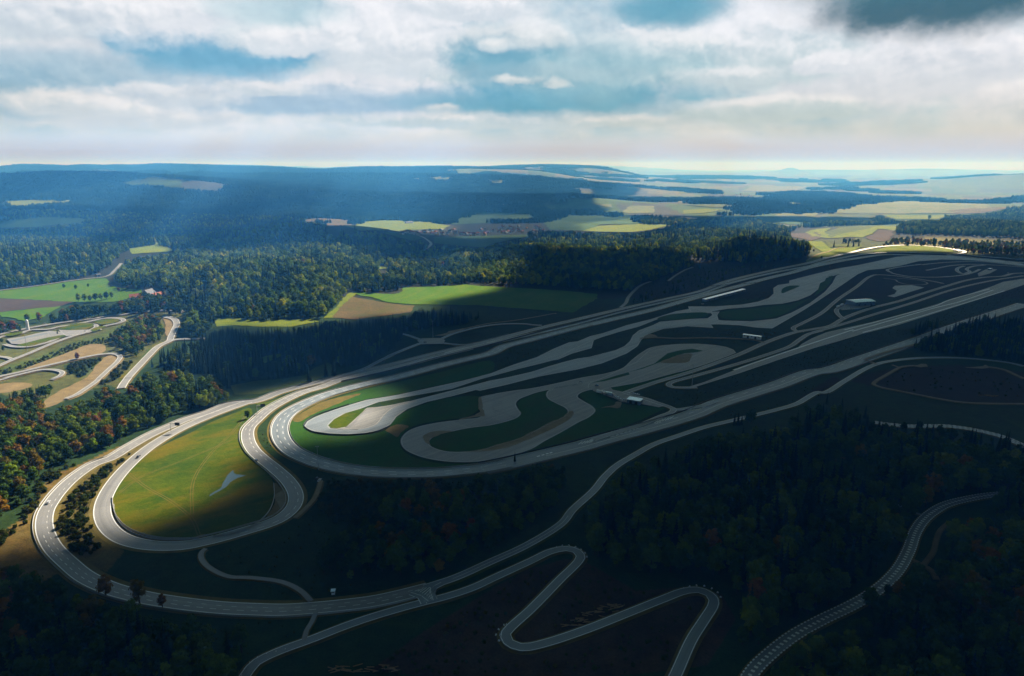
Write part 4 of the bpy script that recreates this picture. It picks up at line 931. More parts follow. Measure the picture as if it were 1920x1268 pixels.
for s, h, t, k, v in (
    ('L 670,300', 17, 'tall yellow-topped tree at the western end of the meadow tree row', 'lush', 0), ('L 720,300', 16, 'second tree of the meadow tree row, green below and yellow above', 'lush', 1),
    ('L 770,298', 13, 'slim pale green tree in the middle of the meadow tree row', 'lush', 2), ('L 815,292', 15, 'bushy green tree with a yellow crown in the meadow tree row', 'green', 0),
    ('L 860,288', 14, 'bright green tree in the meadow tree row, east of the bushy one', 'lush', 1), ('L 905,280', 15, 'round green tree near the eastern end of the meadow tree row', 'green', 2),
    ('L 950,270', 13, 'last dark green tree at the eastern end of the meadow tree row', 'green', 3), ('L 1010,215', 9, 'low orange-tinted tree standing free in the meadow above the tree row', 'autumn', 0),
    ('L 545,185', 10, 'small dark round tree alone in the bright meadow below the country road', 'green', 1), ('L 645,195', 10, 'round dark tree in the meadow just above the tree row', 'green', 2),
    ('L 750,175', 8, 'lone small tree high in the meadow near the road bend', 'green', 0), ('L 1157,198', 9, 'yellowish round tree beside the farmhouse meadow', 'lush', 0),
    ('L 335,470', 17, 'orange autumn tree rising from the hedge below the lime field', 'autumn', 1), ('L 235,470', 14, 'dark green tree next to the white tower by the hedge', 'green', 1),
    ('L 490,580', 9, 'dark cone-shaped tree between the test pads', 'conifer', 0), ('L 657,795', 11, 'thin brown autumn tree on the hairpin island', 'autumn', 2),
    ('L 18,650', 8, 'dark round bush at the picture edge beside the test pad', 'green', 2), ('L 30,720', 8, 'dark bush clump on the grass under the test pad', 'green', 3),
    ('a 1392,435', 9, 'dark round tree by the sign gantry inside the drop-shaped loop', 'green', 0), ('P 199,1118', 14, 'rust-brown tree leaning over the outer loop road', 'autumn', 0),
    ('P 262,1132', 17, 'orange-brown tree covering part of the outer loop road', 'autumn', 1), ('P 305,1140', 10, 'low dark red tree by the outer loop road, after the orange one', 'autumn', 2),
    ('c 15,775', 22, 'dark spruce at the edge of the small lit clearing', 'conifer', 0), ('c 75,775', 24, 'pointed spruce standing in front of the shaded meadow', 'conifer', 1), ('c 205,765', 24, 'tall spruce in the middle of the shaded clearing', 'conifer', 2),
    ('c 245,775', 20, 'spruce just right of the tall one in the clearing', 'conifer', 0), ('c 300,830', 22, 'lone spruce on the green field by the main straight', 'conifer', 1), ('c 395,800', 22, 'spruce of a pair by the straight, the shorter', 'conifer', 2),
    ('c 440,795', 28, 'tallest spruce of the pair by the straight', 'conifer', 0), ('c 545,740', 18, 'spruce near the white car on the straight, thin', 'conifer', 1), ('c 585,735', 20, 'spruce on the scrub bank below the crossing', 'conifer', 2),
    ('G 945,1042', 13, 'first black spruce in front of the forest road', 'conifer', 0), ('G 975,1042', 15, 'second black spruce in front of the forest road, taller', 'conifer', 1), ('G 1005,1035', 11, 'short black spruce in front of the forest road', 'conifer', 2),
    ('G 1060,1025', 14, 'wide dark tree in front of the forest road', 'green', 0), ('G 1085,1025', 16, 'dark bushy tree closing the group by the forest road', 'green', 1),
    ('C 460,985', 9, 'single dark spruce below the gravel handling course', 'conifer', 1), ('e 1320,235', 20, 'orange tree beside a spruce behind the far bend', 'autumn', 1),
    ('e 850,250', 22, 'dark clump tree on the far lime meadow', 'conifer', 0), ('e 930,248', 22, 'dark tree group on the far meadow, western tree', 'conifer', 1), ('e 960,248', 24, 'dark tree group on the far meadow, middle tree', 'conifer', 2), ('e 990,246', 23, 'dark tree group on the far meadow, eastern tree', 'conifer', 0),
    ('e 780,318', 9, 'small round tree beside the far straight', 'green', 0), ('e 1385,100', 30, 'bare tall tree on the far ridge skyline', 'lush', 1), ('e 1310,120', 20, 'dark tree on the far ridge above the ploughed strip', 'green', 3),
    ('c 1000,470', 20, 'dark spruce above the crossing mast', 'conifer', 0), ('c 1095,475', 22, 'dark spruce at the field edge, east of the mast', 'conifer', 1), ('c 1250,470', 14, 'small spruce alone at the big field edge', 'conifer', 2)):
    single(k, s, h, t, v)

NAMES = {'green': 'broadleaf_tree', 'lush': 'broadleaf_tree', 'autumn': 'autumn_tree', 'conifer': 'conifer_tree', 'shrub': 'shrub'}
LOOK = {'green': 'dark green broadleaf tree', 'lush': 'yellow-green broadleaf tree', 'autumn': 'orange-brown autumn tree', 'conifer': 'dark pointed spruce', 'shrub': 'low round shrub'}
CATS = {'green': 'tree', 'lush': 'tree', 'autumn': 'tree', 'conifer': 'tree', 'shrub': 'shrub'}
def place_tree(key, v, x, y, z, scale, rot, label, group=None):
    cm, tm, jm, h = KIND[key][v % len(KIND[key])]
    if tm is None:
        o = bpy.data.objects.new('shrub', cm); COL.objects.link(o); o.location = (x, y, z - .1); o.scale = (scale,) * 3; o.rotation_euler = (0, 0, rot)
        return tag(o, label, 'shrub', group)
    e = empty(NAMES[key], (x, y, z), rot); e.scale = (scale,) * 3
    for nm, mm in (('crown', cm), ('trunk', tm)):
        c = bpy.data.objects.new(nm, mm); COL.objects.link(c); c.parent = e
    return tag(e, label, 'tree', group)
for x, y, z, h, key, text, v in SINGLE:
    place_tree(key, v, x, y, z, h / KIND[key][v % len(KIND[key])][3], 1.3 * v + x, text, 'single trees' if 0 else None)

TR = np.array(TREES, float)
tpx, tpy = project(TR[:, 0], TR[:, 1], TR[:, 2] + 12)
inframe = (tpx > 5) & (tpx < 1915) & (tpy > 0) & (tpy < 1263)
dist = np.hypot(TR[:, 0], TR[:, 1])
size = np.array([24 if k == 3 else 2.6 if k == 4 else 18 for k in TR[:, 5].astype(int)]) * TR[:, 3] / np.hypot(dist, CAMH)
is_thing = np.zeros(len(TR), bool)
for ks, cap in (((0, 1), 285), ((2,), 285), ((3,), 255), ((4,), 255)):
    c = np.nonzero(np.isin(TR[:, 5], ks) & inframe)[0]
    is_thing[c[np.argsort(-size[c])][:cap]] = True
for i in np.nonzero(is_thing)[0]:
    x, y, z, sc, rot, k, v, ri = TR[i]; key = KEYS[int(k)]
    place_tree(key, int(v), x, y, z, sc, rot, f'{LOOK[key]} {REG[int(ri)]}', f'{LOOK[key]}s {REG[int(ri)]}')

# the rest of the woods: one mass each, drawn with instances
def mass(name, pts, scl, rot, idx, protos, label):
    col = bpy.data.collections.new(name + '_sources')
    for i, mm in enumerate(protos): col.objects.link(bpy.data.objects.new(f'tree_{i:02d}', mm))
    me = bpy.data.meshes.new(name); me.vertices.add(len(pts)); me.vertices.foreach_set('co', np.asarray(pts, np.float32).ravel())
    for nm, ty, d in (('scl', 'FLOAT', scl), ('rot', 'FLOAT', rot), ('idx', 'INT', idx)):
        a = me.attributes.new(nm, ty, 'POINT'); a.data.foreach_set('value', np.asarray(d, np.float32 if ty == 'FLOAT' else np.int32))
    o = bpy.data.objects.new(name, me); COL.objects.link(o)
    g = bpy.data.node_groups.new(name, 'GeometryNodeTree'); g.interface.new_socket('Geometry', in_out='INPUT', socket_type='NodeSocketGeometry'); g.interface.new_socket('Geometry', in_out='OUTPUT', socket_type='NodeSocketGeometry')
    N = NT(g); gi = N.n('NodeGroupInput'); ci = N.n('GeometryNodeCollectionInfo', {'Separate Children': True, 'Reset Children': True}); ci.inputs['Collection'].default_value = col
    at = lambda nm, ty: N.n('GeometryNodeInputNamedAttribute', {'Name': nm}, data_type=ty).outputs['Attribute']
    rv = N.n('ShaderNodeCombineXYZ', {2: at('rot', 'FLOAT')}).outputs[0]
    ip = N.n('GeometryNodeInstanceOnPoints', {'Points': gi.outputs[0], 'Instance': ci.outputs[0], 'Pick Instance': True, 'Instance Index': at('idx', 'INT'), 'Rotation': rv, 'Scale': at('scl', 'FLOAT')})
    N.n('NodeGroupOutput', {0: ip.outputs[0]})
    md = o.modifiers.new('scatter', 'NODES'); md.node_group = g
    return tag(o, label, 'forest', None, 'stuff')
protos = []; off = {}
for k in KEYS:
    off[k] = (len(protos), len(KIND[k])); protos += [t[2] for t in KIND[k]]
rest = TR[~is_thing]
ix = np.array([off[KEYS[int(k)]][0] + int(v) % off[KEYS[int(k)]][1] for k, v in zip(rest[:, 5], rest[:, 6])])
tk = rest[:, 5] < 4
mass('forest', rest[tk, :3], rest[tk, 3], rest[tk, 4], ix[tk], protos, 'mixed spruce and broadleaf forest covering the hills round the test track')
o_ = mass('scrub', rest[~tk, :3], rest[~tk, 3], rest[~tk, 4], ix[~tk], protos, 'low rough scrub scattered over the grass between the tracks'); o_['category'] = 'scrub'

# far woods: patches of simple crowns
def patch_mesh(seed, con):
    rng = np.random.default_rng(seed); V = []; F = []; k = 0
    for _ in range(26):
        cx_, cy_ = rng.uniform(-32, 32, 2); h = rng.uniform(13, 21); r = rng.uniform(4.5, 7.5)
        if con and rng.uniform() < .6:
            n = 6; V += [(cx_ + math.cos(j * 1.047) * r * .6, cy_ + math.sin(j * 1.047) * r * .6, -3) for j in range(n)] + [(cx_, cy_, h * 1.25)]
            F += [[k + j, k + (j + 1) % n, k + n] for j in range(n)]; k += n + 1
        else:
            dv = ICO_V * (1 + rng.uniform(-.25, .15, (len(ICO_V), 1))) * np.array([r, r, h * .62]) + np.array([cx_, cy_, h * .4])
            V += [tuple(q) for q in dv]; F += [[i + k for i in f] for f in ICO_F]; k += len(dv)
    return raw_mesh('wood', [((V, F), M['far_leaf'])])
step = 50.0; gxx, gyy = np.meshgrid(np.arange(-9500, 9500, step), np.arange(2400, 11500, step))
rng = np.random.default_rng(5); gxx = (gxx + rng.uniform(-18, 18, gxx.shape)).ravel(); gyy = (gyy + rng.uniform(-18, 18, gyy.shape)).ravel()
dd = np.hypot(gxx, gyy); gz = height(gxx, gyy); fx, fy = project(gxx, gyy, gz)
k = (dd > 3350) & (dd < 11000) & (fx > -250) & (fx < 2170) & far_forest(gxx, gyy) & ~look(CLRM, fx, fy) & (fy < 420)
for w_ in ('v 560,420 1400,400 1400,470 1000,470 560,460',): k &= ~inpoly(fx, fy, pix(w_))
n = int(k.sum())
mass('far_forest', np.stack([gxx[k], gyy[k], gz[k]], 1), rng.uniform(.85, 1.25, n), rng.uniform(0, 6.28, n), rng.integers(0, 4, n), [patch_mesh(s_, s_ % 2) for s_ in range(4)], 'blue hazy woodland on the distant hills')

# ------------------------------------------------------------------ barriers
barrier(L_OUT, 6.6, 'long pale barrier along the outer edge of the outer loop road', t0=.0, t1=.34)
barrier(L_IN, -7.2, 'pale barrier round the outer rim of the drop-shaped loop', t0=.22, t1=.8)
barrier(L_IN, 7.3, 'barrier along the grass infield beside the entry bend of the drop loop', t0=.18, t1=.30)
PR = catmull(gnd('a 1540,800 1542,880 1505,970 1435,1032 1330,1075 1200,1100'), 4); barrier(PR, 0, 'low wall curving between the green infield and the sand strip, eastern half')
PR = catmull(gnd('a 1118,1112 1000,1112 900,1108 815,1090 735,1060 675,1012 638,945 632,880'), 4); barrier(PR, 0, 'low wall curving between the green infield and the sand strip, western half')
barrier(L_OV1, -8.6, 'barrier round the outside of the big oval bend', t0=.55, t1=1.0)
barrier(L_OV1, 8.6, 'barrier round the inside of the big oval bend', t0=.66, t1=1.0)
PR = catmull(gnd('B 0,682 400,592 800,484 1200,384 1640,268 1920,200 D 1200,440 1500,370 1800,302 E 800,400 1200,303'), 8); barrier(PR, 0, 'straight barrier dividing the two carriageways of the main straight', h=1.3, w=1.8, m=M['dark_metal'])
barrier(L_OV2, 11.2, 'barrier along the grass side of the bottom straight', t0=.0, t1=.97, m=M['dark_metal'])
barrier(L_OV2, -11.2, 'barrier along the forest side of the bottom straight', t0=.0, t1=.97, m=M['barrier'])
PR = catmull(gnd('A 388,690 415,650 480,612 600,570 760,520'), 4); barrier(PR, 0, 'dark barrier behind the bend of the dynamics pad', m=M['dark_metal'])
PR = catmull(gnd('A 392,700 450,738 560,762 700,772 860,765 1000,738 1090,698'), 4); barrier(PR, 0, 'dark barrier in front of the bend of the dynamics pad', m=M['dark_metal'])
PR = catmull(gnd('F 800,152 1000,158 1200,163 1400,172 1600,190 1800,205 1920,218'), 8); barrier(PR, 0, 'long dark barrier bank round the far bend', h=2.4, w=1.6, m=M['dark_metal'])

# marker blocks on the outside of the hairpins
mk = MB(); mk.box(-.55, .55, -.3, .3, 0, .55, .06, .06); mk.box(-.2, .2, -.2, .2, .55, .95, .05, .05); mkm = mk.build('marker_block', M['white'])
first = True
for s, txt in (('f 100,1262 115,1225 150,1185 200,1155 250,1138 300,1126 380,1105', 'white marker block on the lowest hairpin by the bottom edge'), ('g 520,552 560,535 600,526 650,534 690,552 718,580 722,610', 'white marker block round the top hairpin'),
               ('g 210,1030 225,1000 250,980 275,962 225,1060 250,1085', 'white marker block round the middle hairpin'), ('g 1265,770 1300,758 1345,752 1390,757 1435,775 1468,805 1478,840', 'white marker block round the eastern hairpin')):
    pl = catmull(gnd(s), 2); L_ = along(pl, [0])[1]; ps = along(pl, np.arange(0, L_, 4.5))[0]
    for q in ps:
        o = mkm if first else mkm.copy()
        if not first: COL.objects.link(o)
        first = False
        o.location = (q[0], q[1], .1); o.rotation_euler = (0, 0, q[0]); tag(o, txt, 'marker block', txt + 's')

# ------------------------------------------------------------------ vehicles
def _car_meshes():
    b = MB()
    b.prism([(-2.2, .35), (-2.25, .75), (-1.6, .92), (-.95, .98), (1.2, 1.0), (2.05, .96), (2.2, .7), (2.15, .35)], -.88, .88)
    w = MB(); v = [(-.84, -1.0, .97), (.84, -1.0, .97), (.84, 1.75, .99), (-.84, 1.75, .99), (-.66, -.35, 1.4), (.66, -.35, 1.4), (.66, 1.15, 1.43), (-.66, 1.15, 1.43)]
    w.add(v, [(0, 1, 5, 4), (1, 2, 6, 5), (2, 3, 7, 6), (3, 0, 4, 7)])
    r = MB(); r.box(-.68, .68, -.4, 1.2, 1.395, 1.47, .08, .1)
    wh = MB(); wh.cyl((-.11, 0, 0), (.11, 0, 0), .33, .33, 12)
    return b, w, r, wh
_cb, _cw, _cr, _cwh = _car_meshes()
CARM = {}
def car(at, to, paint, label, z=.3, s=1.0):
    p, q = gnd(at)[0], gnd(to)[0]; d = q - p; rz = math.atan2(d[1], d[0]) + math.pi / 2
    e = empty('car', (p[0], p[1], float(height(*p)) + z), rz); e.scale = (s,) * 3
    if paint not in CARM:
        CARM[paint] = [(n, b.build(n, M[m]).data) for n, b, m in (('body', _cb, paint), ('window', _cw, 'glass'), ('roof', _cr, paint))]
        for o in [o for o in COL.objects if o.data in [c[1] for c in CARM[paint]]]: bpy.data.objects.remove(o)
    if 'wheel' not in CARM:
        o = _cwh.build('wheel', M['rubber']); CARM['wheel'] = o.data; bpy.data.objects.remove(o)
    for n, me_ in CARM[paint]:
        c = bpy.data.objects.new(n, me_); COL.objects.link(c); c.parent = e
    for x in (-.82, .82):
        for y in (-1.35, 1.35):
            c = bpy.data.objects.new('wheel', CARM['wheel']); COL.objects.link(c); c.parent = e; c.location = (x, y, .33)
    return tag(e, label, 'car', 'cars on the test track')
car('P 91,944', 'P 100,930', 'car_white', 'white car driving up the outer loop road', .5)
car('P 260,858', 'P 270,850', 'car_dark', 'dark car at the top of the drop-shaped loop', .5)
car('P 481,865', 'P 474,852', 'car_silver', 'silver car in the S-bend of the drop-shaped loop', .5)
car('P 594,899', 'P 599,893', 'car_dark', 'dark car parked at the end of the sandy track', .2)
car('P 599,902', 'P 604,896', 'car_white', 'white car parked beside the dark one on the sandy track', .2)
car('B 195,586', 'B 240,570', 'car_white', 'white car joining the main straight', .9)
car('B 345,521', 'B 380,505', 'car_dark', 'dark car on the slip road towards the crossing', .9)
car('B 687,366', 'B 720,362', 'car_dark', 'dark car waiting on the small crossing', .9)
car('B 660,352', 'B 640,345', 'car_white', 'white car on the west side of the small crossing', .9)
car('D 1610,404', 'D 1660,392', 'car_white', 'white car on the oval short of the long roof', .9)
car('E 1215,323', 'E 1260,310', 'car_silver', 'silver car far up the main straight', .9)
car('E 1243,287', 'E 1290,272', 'car_white', 'white car on the upper carriageway far up the straight', .9)
car('E 600,574', 'E 640,572', 'car_white', 'white car parked under the end of the long roof', .9)
car('L 725,558', 'L 760,553', 'car_dark', 'dark car on the pale western test pad', .9)
car('L 857,542', 'L 890,530', 'car_white', 'white car at the edge of the western test pad', .9)
car('C 1465,442', 'C 1490,448', 'car_white', 'white car on the grass behind the yard, by the road', .5)
car('C 1432,434', 'C 1450,438', 'car_white', 'white car on the grass behind the yard, at the field end', .5)
car('C 1350,490', 'C 1320,495', 'car_white', 'white car in the yard beside the blue shed', .9)
car('C 1130,372', 'C 1160,378', 'car_dark', 'dark car at the entry of the handling course', .9)
car('C 1000,343', 'C 1030,346', 'car_silver', 'silver car on the grass above the handling course', .9)
car('F 500,605', 'F 530,600', 'car_white', 'white car in the yard of the large hall', .9)
car('F 1560,342', 'F 1600,330', 'car_white', 'white car on the apron of the far handling area', .9)
car('F 1790,320', 'F 1830,315', 'car_white', 'white car by the far service road', .9)
car('F 1330,168', 'F 1370,172', 'car_dark', 'dark car behind the bank of the far bend', 1.2)
car('L 380,492', 'L 420,488', 'car_white', 'white car on the western road under the hedge', .9)
def lorry(at, to, label, L=9.0, m='white', z=.5):
    p, q = gnd(at)[0], gnd(to)[0]; d = q - p
    e = empty('lorry', (p[0], p[1], float(height(*p)) + z), math.atan2(d[1], d[0]) + math.pi / 2)
    b = MB(); b.box(-1.25, 1.25, -L / 2 + 2.2, L / 2, 1.0, 3.6, .04, .04); b.build('cargo_box', M[m], e)
    b = MB(); b.prism([(-L / 2, .5), (-L / 2, 1.7), (-L / 2 + .5, 2.7), (-L / 2 + 2, 2.8), (-L / 2 + 2, .5)], -1.2, 1.2); b.build('cab', M['car_silver'], e)
    b = MB(); b.add([(-1.1, -L / 2 - .02, 1.65), (1.1, -L / 2 - .02, 1.65), (1.1, -L / 2 + .46, 2.6), (-1.1, -L / 2 + .46, 2.6)], [(0, 1, 2, 3)]); b.build('windscreen', M['glass'], e)
    b = MB(); b.box(-1.0, 1.0, -L / 2 + .3, L / 2, .55, 1.0); b.build('chassis', M['dark_metal'], e)
    for y in (-L / 2 + 1.1, L / 2 - 2.2, L / 2 - 1.0):
        for x in (-1.05, 1.05):
            w = MB(); w.cyl((x - .14, y, .5), (x + .14, y, .5), .5, .5, 12); w.build('wheel', M['rubber'], e)
    return tag(e, label, 'lorry', 'lorries at the yards')
lorry('C 1160,432', 'C 1200,440', 'white lorry parked on the yard edge above the handling course')
lorry('C 1235,446', 'C 1280,452', 'dark-sided lorry parked next to the white one on the yard', 9, 'roof_pale')
for a_, b_, t_ in (('C 1178,420', 'C 1200,425', 'white car at the head of the row parked on the yard edge'), ('C 1200,428', 'C 1222,433', 'white car second in the row parked on the yard edge'), ('C 1290,462', 'C 1310,468', 'white car parked between the dark-sided lorry and the shed'), ('C 1310,478', 'C 1330,484', 'white car parked in front of the shed, beside the grass')): car(a_, b_, 'car_white', t_, .9, 1.15)
lorry('F 400,600', 'F 450,580', 'long white lorry parked beside the large hall', 14)
lorry('F 430,585', 'F 480,565', 'second white lorry between the first and the large hall', 14)

# ------------------------------------------------------------------ buildings
def building(name, at, to, L, W, H, label, cat='building', wall='wall_white', roof='roof_grey', kind_='flat', rise=1.5, z=.1, doors=3, wins=4, group=None):
    p, q = gnd(at)[0], gnd(to)[0]; d = q - p
    e = empty(name, (p[0], p[1], float(height(*p)) + z), math.atan2(d[1], d[0]))
    b = MB(); b.box(-L / 2, L / 2, -W / 2, W / 2, -2, H); b.build('wall', M[wall], e)
    b = MB()
    if kind_ == 'flat': b.box(-L / 2 - .4, L / 2 + .4, -W / 2 - .4, W / 2 + .4, H + .003, H + .5)
    else: b.gable(-L / 2, L / 2, -W / 2, W / 2, H + .003, H + rise)
    b.build('roof', M[roof], e)
    for i in range(doors):
        x = -L / 2 + L * (i + .7) / (doors + .4); b = MB(); b.box(x - 1.4, x + 1.4, -W / 2 - .06, -W / 2 - .003, 0, min(3.2, H * .75)); b.build('door', M['dark_metal'], e)
    for i in range(wins):
        x = -L / 2 + L * (i + .5) / wins
        for sg in (-1, 1):
            y = sg * (W / 2); b = MB(); b.box(x - .8, x + .8, min(y, y + sg * .05), max(y, y + sg * .05), H * .62, H * .85); b.build('window', M['glass'], e)
    return tag(e, label, cat, group)
building('hall', 'F 580,572', 'F 650,568', 42, 24, 7, 'large pale-roofed hall beside the infield service road', 'hall', 'wall_blue', 'roof_pale', 'gable', 2.0, doors=3, wins=6)
building('grandstand_roof_building', 'E 780,505', 'E 1040,437', 150, 7, 4.2, 'very long low building with a white flat roof along the oval', 'building', 'wall_blue', 'roof_pale', 'flat', doors=8, wins=12)
building('container_building', 'E 1003,850', 'E 1064,858', 25, 5, 4.2, 'long white container building at the end of the gravel path', 'building', 'white', 'roof_pale', 'flat', doors=2, wins=5)
building('shed', 'C 1440,505', 'C 1480,512', 14, 9, 4, 'blue flat-roofed shed on the yard', 'shed', 'wall_blue', 'roof_pale', 'flat', doors=2, wins=2)
building('cabin', 'P 625,1114', 'P 640,1113', 1.8, 1.8, 2.1, 'small white cabin alone in the dark meadow above the junction', 'cabin', 'white', 'roof_pale', 'flat', doors=0, wins=1)
building('barn', 'L 1172,275', 'L 1235,262', 25, 13, 4.5, 'low barn with a red tiled roof at the west of the farm', 'barn', 'wall_white', 'roof_red', 'gable', 5, doors=2, wins=3)
building('farmhouse', 'L 1268,260', 'L 1320,232', 20, 13, 7, 'white farmhouse with a steep dark roof in the middle of the farm', 'farmhouse', 'wall_white', 'roof_grey', 'gable', 7, doors=1, wins=4)
building('barn', 'L 1338,268', 'L 1400,240', 22, 12, 5, 'pale-roofed barn with a white gable at the east of the farm', 'barn', 'wall_white', 'roof_red', 'gable', 5, doors=1, wins=2)
building('outbuilding', 'L 1440,232', 'L 1480,220', 14, 9, 4, 'small grey-roofed outbuilding behind the farm trees', 'barn', 'wall_white', 'roof_pale', 'gable', 3, doors=1, wins=2)
building('cabin', 'F 1640,290', 'F 1680,285', 10, 5, 3.2, 'blue cabin on the apron of the far handling area', 'cabin', 'wall_blue', 'roof_pale', 'flat', doors=1, wins=2)
building('barn', 'v 620,388', 'v 660,386', 40, 14, 6, 'white farm barn on the bright field above the village', 'barn', 'wall_white', 'roof_grey', 'gable', 5, doors=0, wins=3)
building('cabin', 'L 835,82', 'L 860,78', 9, 6, 3.4, 'white roadside hut at the wood edge on the country road', 'cabin', 'wall_white', 'roof_grey', 'gable', 2, doors=1, wins=1)
def house_meshes(rm):
    b = MB(); b.box(-6, 6, -4.5, 4.5, -3, 5.5); a = b.build('wall', M['wall_white']).data
    b = MB(); b.gable(-6, 6, -4.5, 4.5, 5.503, 9.6); c = b.build('roof', M[rm]).data
    for o in [o for o in COL.objects if o.data in (a, c)]: bpy.data.objects.remove(o)
    return a, c
HM = [house_meshes('roof_red'), house_meshes('roof_grey')]
rng = np.random.default_rng(77)
def village(polys, n, label, group, far=False):
    P_ = [pix(s) for s in polys]; k = 0; got = []
    for _ in range(4000):
        if k >= n: break
        pl = P_[rng.integers(len(P_))]; lo, hi = pl.min(0), pl.max(0); q = rng.uniform(lo, hi)
        if not inpoly(q[:1], q[1:], pl)[0]: continue
        X, Y = ground(q[:1], q[1:]); x, y = X[0], Y[0]
        if any(abs(x - a) < 20 and abs(y - b) < 20 for a, b in got): continue
        got.append((x, y)); v = int(rng.integers(0, 2)); e = empty('house', (x, y, float(height(x, y))), rng.uniform(0, 3.14)); s_ = rng.uniform(.8, 1.25); e.scale = (s_, s_, s_)
        for nm, me_ in zip(('wall', 'roof'), HM[v]):
            o = bpy.data.objects.new(nm, me_); COL.objects.link(o); o.parent = e
        tag(e, label[v], 'house', group[v]); k += 1
village(['v 550,440 640,434 700,445 650,455 570,452', 'v 690,430 900,428 920,450 780,456 700,448', 'v 1000,425 1150,405 1260,405 1390,410 1380,445 1200,450 1060,448', 'v 900,450 1060,445 1060,455 920,458'], 80,
        ('small white house with a red roof in the valley village', 'small white house with a grey roof in the valley village'), ('red-roofed houses of the valley village', 'grey-roofed houses of the valley village'))
village(['w 150,225 700,215 700,245 300,262', 'w 450,258 560,258 540,272 440,270', 'w 850,240 1120,232 1100,258 880,260'], 70,
        ('tiny white house with a red roof in the distant town', 'tiny white house with a grey roof in the distant town'), ('red-roofed houses of the distant town', 'grey-roofed houses of the distant town'))

# ------------------------------------------------------------------ masts, gantries, tower
def mast(at, h, label, lamps=3, r=.28):
    p = gnd(at)[0]; e = empty('light_mast', (p[0], p[1], float(height(*p))))
    b = MB(); b.cyl((0, 0, -.5), (0, 0, h), r, r * .5, 10); b.build('pole', M['steel'], e)
    b = MB(); b.box(-1.5, 1.5, -.1, .1, h - .25, h + .003); b.build('crossbar', M['steel'], e)
    for k in range(lamps):
        x = -1.2 + 2.4 * k / max(1, lamps - 1); b = MB(); b.box(x - .3, x + .3, -.35, .25, h + .01, h + .5, .06, .06); b.build('floodlight', M['steel'], e)
    b = MB(); b.cyl((0, 0, -.2), (0, 0, .5), .6, .5, 10); b.build('base', M['barrier'], e)
    return tag(e, label, 'mast', 'light masts')
mast('A 513,1050', 20, 'light mast on the verge outside the big oval bend')
mast('G 599,725', 26, 'light mast at the hairpin end of the runway'); mast('F 331,272', 25, 'light mast beside the far end of the straight')
mast('B 750,318', 24, 'light mast next to the small crossing'); mast('L 232,712', 24, 'light mast in front of the western test pad')
def gantry(at, to, W, label):
    p, q = gnd(at)[0], gnd(to)[0]; d = q - p; e = empty('sign_gantry', (p[0], p[1], .4), math.atan2(d[1], d[0]))
    b = MB(); b.cyl((0, 0, -.6), (0, 0, 8), .25, .2, 8); b.build('post', M['steel'], e)
    b = MB(); b.box(.2, W, -.2, .2, 7.0, 7.6); b.build('arm', M['steel'], e)
    b = MB(); b.box(W - 4.5, W, -.45, -.2, 5.6, 8.6, .05, 0); b.build('sign_board', M['dark_metal'], e)
    b = MB(); b.box(W - 4.3, W - .2, -.49, -.453, 5.8, 8.4); b.build('panel', M['rubber'], e)
    return tag(e, label, 'sign gantry', 'sign gantries')
gantry('a 962,508', 'a 1000,508', 9, 'dark sign gantry beside the outer loop road'); gantry('a 1447,405', 'a 1480,400', 8, 'dark sign gantry where the drop loop leaves the straight')
p = gnd('L 240,545')[0]; e = empty('white_tower', (p[0], p[1], 0))
b = MB(); b.cyl((0, 0, -.5), (0, 0, 17), 2.0, 2.0, 20); b.build('shaft', M['white'], e)
b = MB(); b.cyl((0, 0, 17.003), (0, 0, 18.4), 2.2, .5, 20); b.build('cap', M['roof_pale'], e)
b = MB(); b.box(-.5, .5, -2.1, -1.9, 0, 2.2); b.build('door', M['dark_metal'], e)
tag(e, 'slim white tower beside the western test pad', 'tower')

# log piles on the hairpin slope
def logs(at, label, n=9):
    p = gnd(at)[0]; r_ = random.Random(int(p[0])); b = MB()
    for k in range(n):
        x, y, a, l = r_.uniform(-5, 5), r_.uniform(-2.5, 2.5), r_.uniform(-.5, .5), r_.uniform(2.5, 5)
        b.cyl((x - math.cos(a) * l / 2, y - math.sin(a) * l / 2, .35), (x + math.cos(a) * l / 2, y + math.sin(a) * l / 2, .4 + .2 * r_.random()), .26, .2, 7)
    o = b.build('felled_logs', M['wood']); o.location = (p[0], p[1], .05); return tag(o, label, 'logs', 'scattered felled logs', 'stuff')
for s, t in (('g 640,965', 'felled logs'), ('g 700,945', ''), ('g 760,915', ''), ('g 830,885', ''), ('g 890,865', ''), ('f 640,1225', ''), ('f 720,1218', ''), ('f 860,1222', ''), ('f 930,1235', ''), ('H 1600,795', ''), ('H 1660,800', '')):
    logs(s, 'pale felled logs scattered on the bare slope')

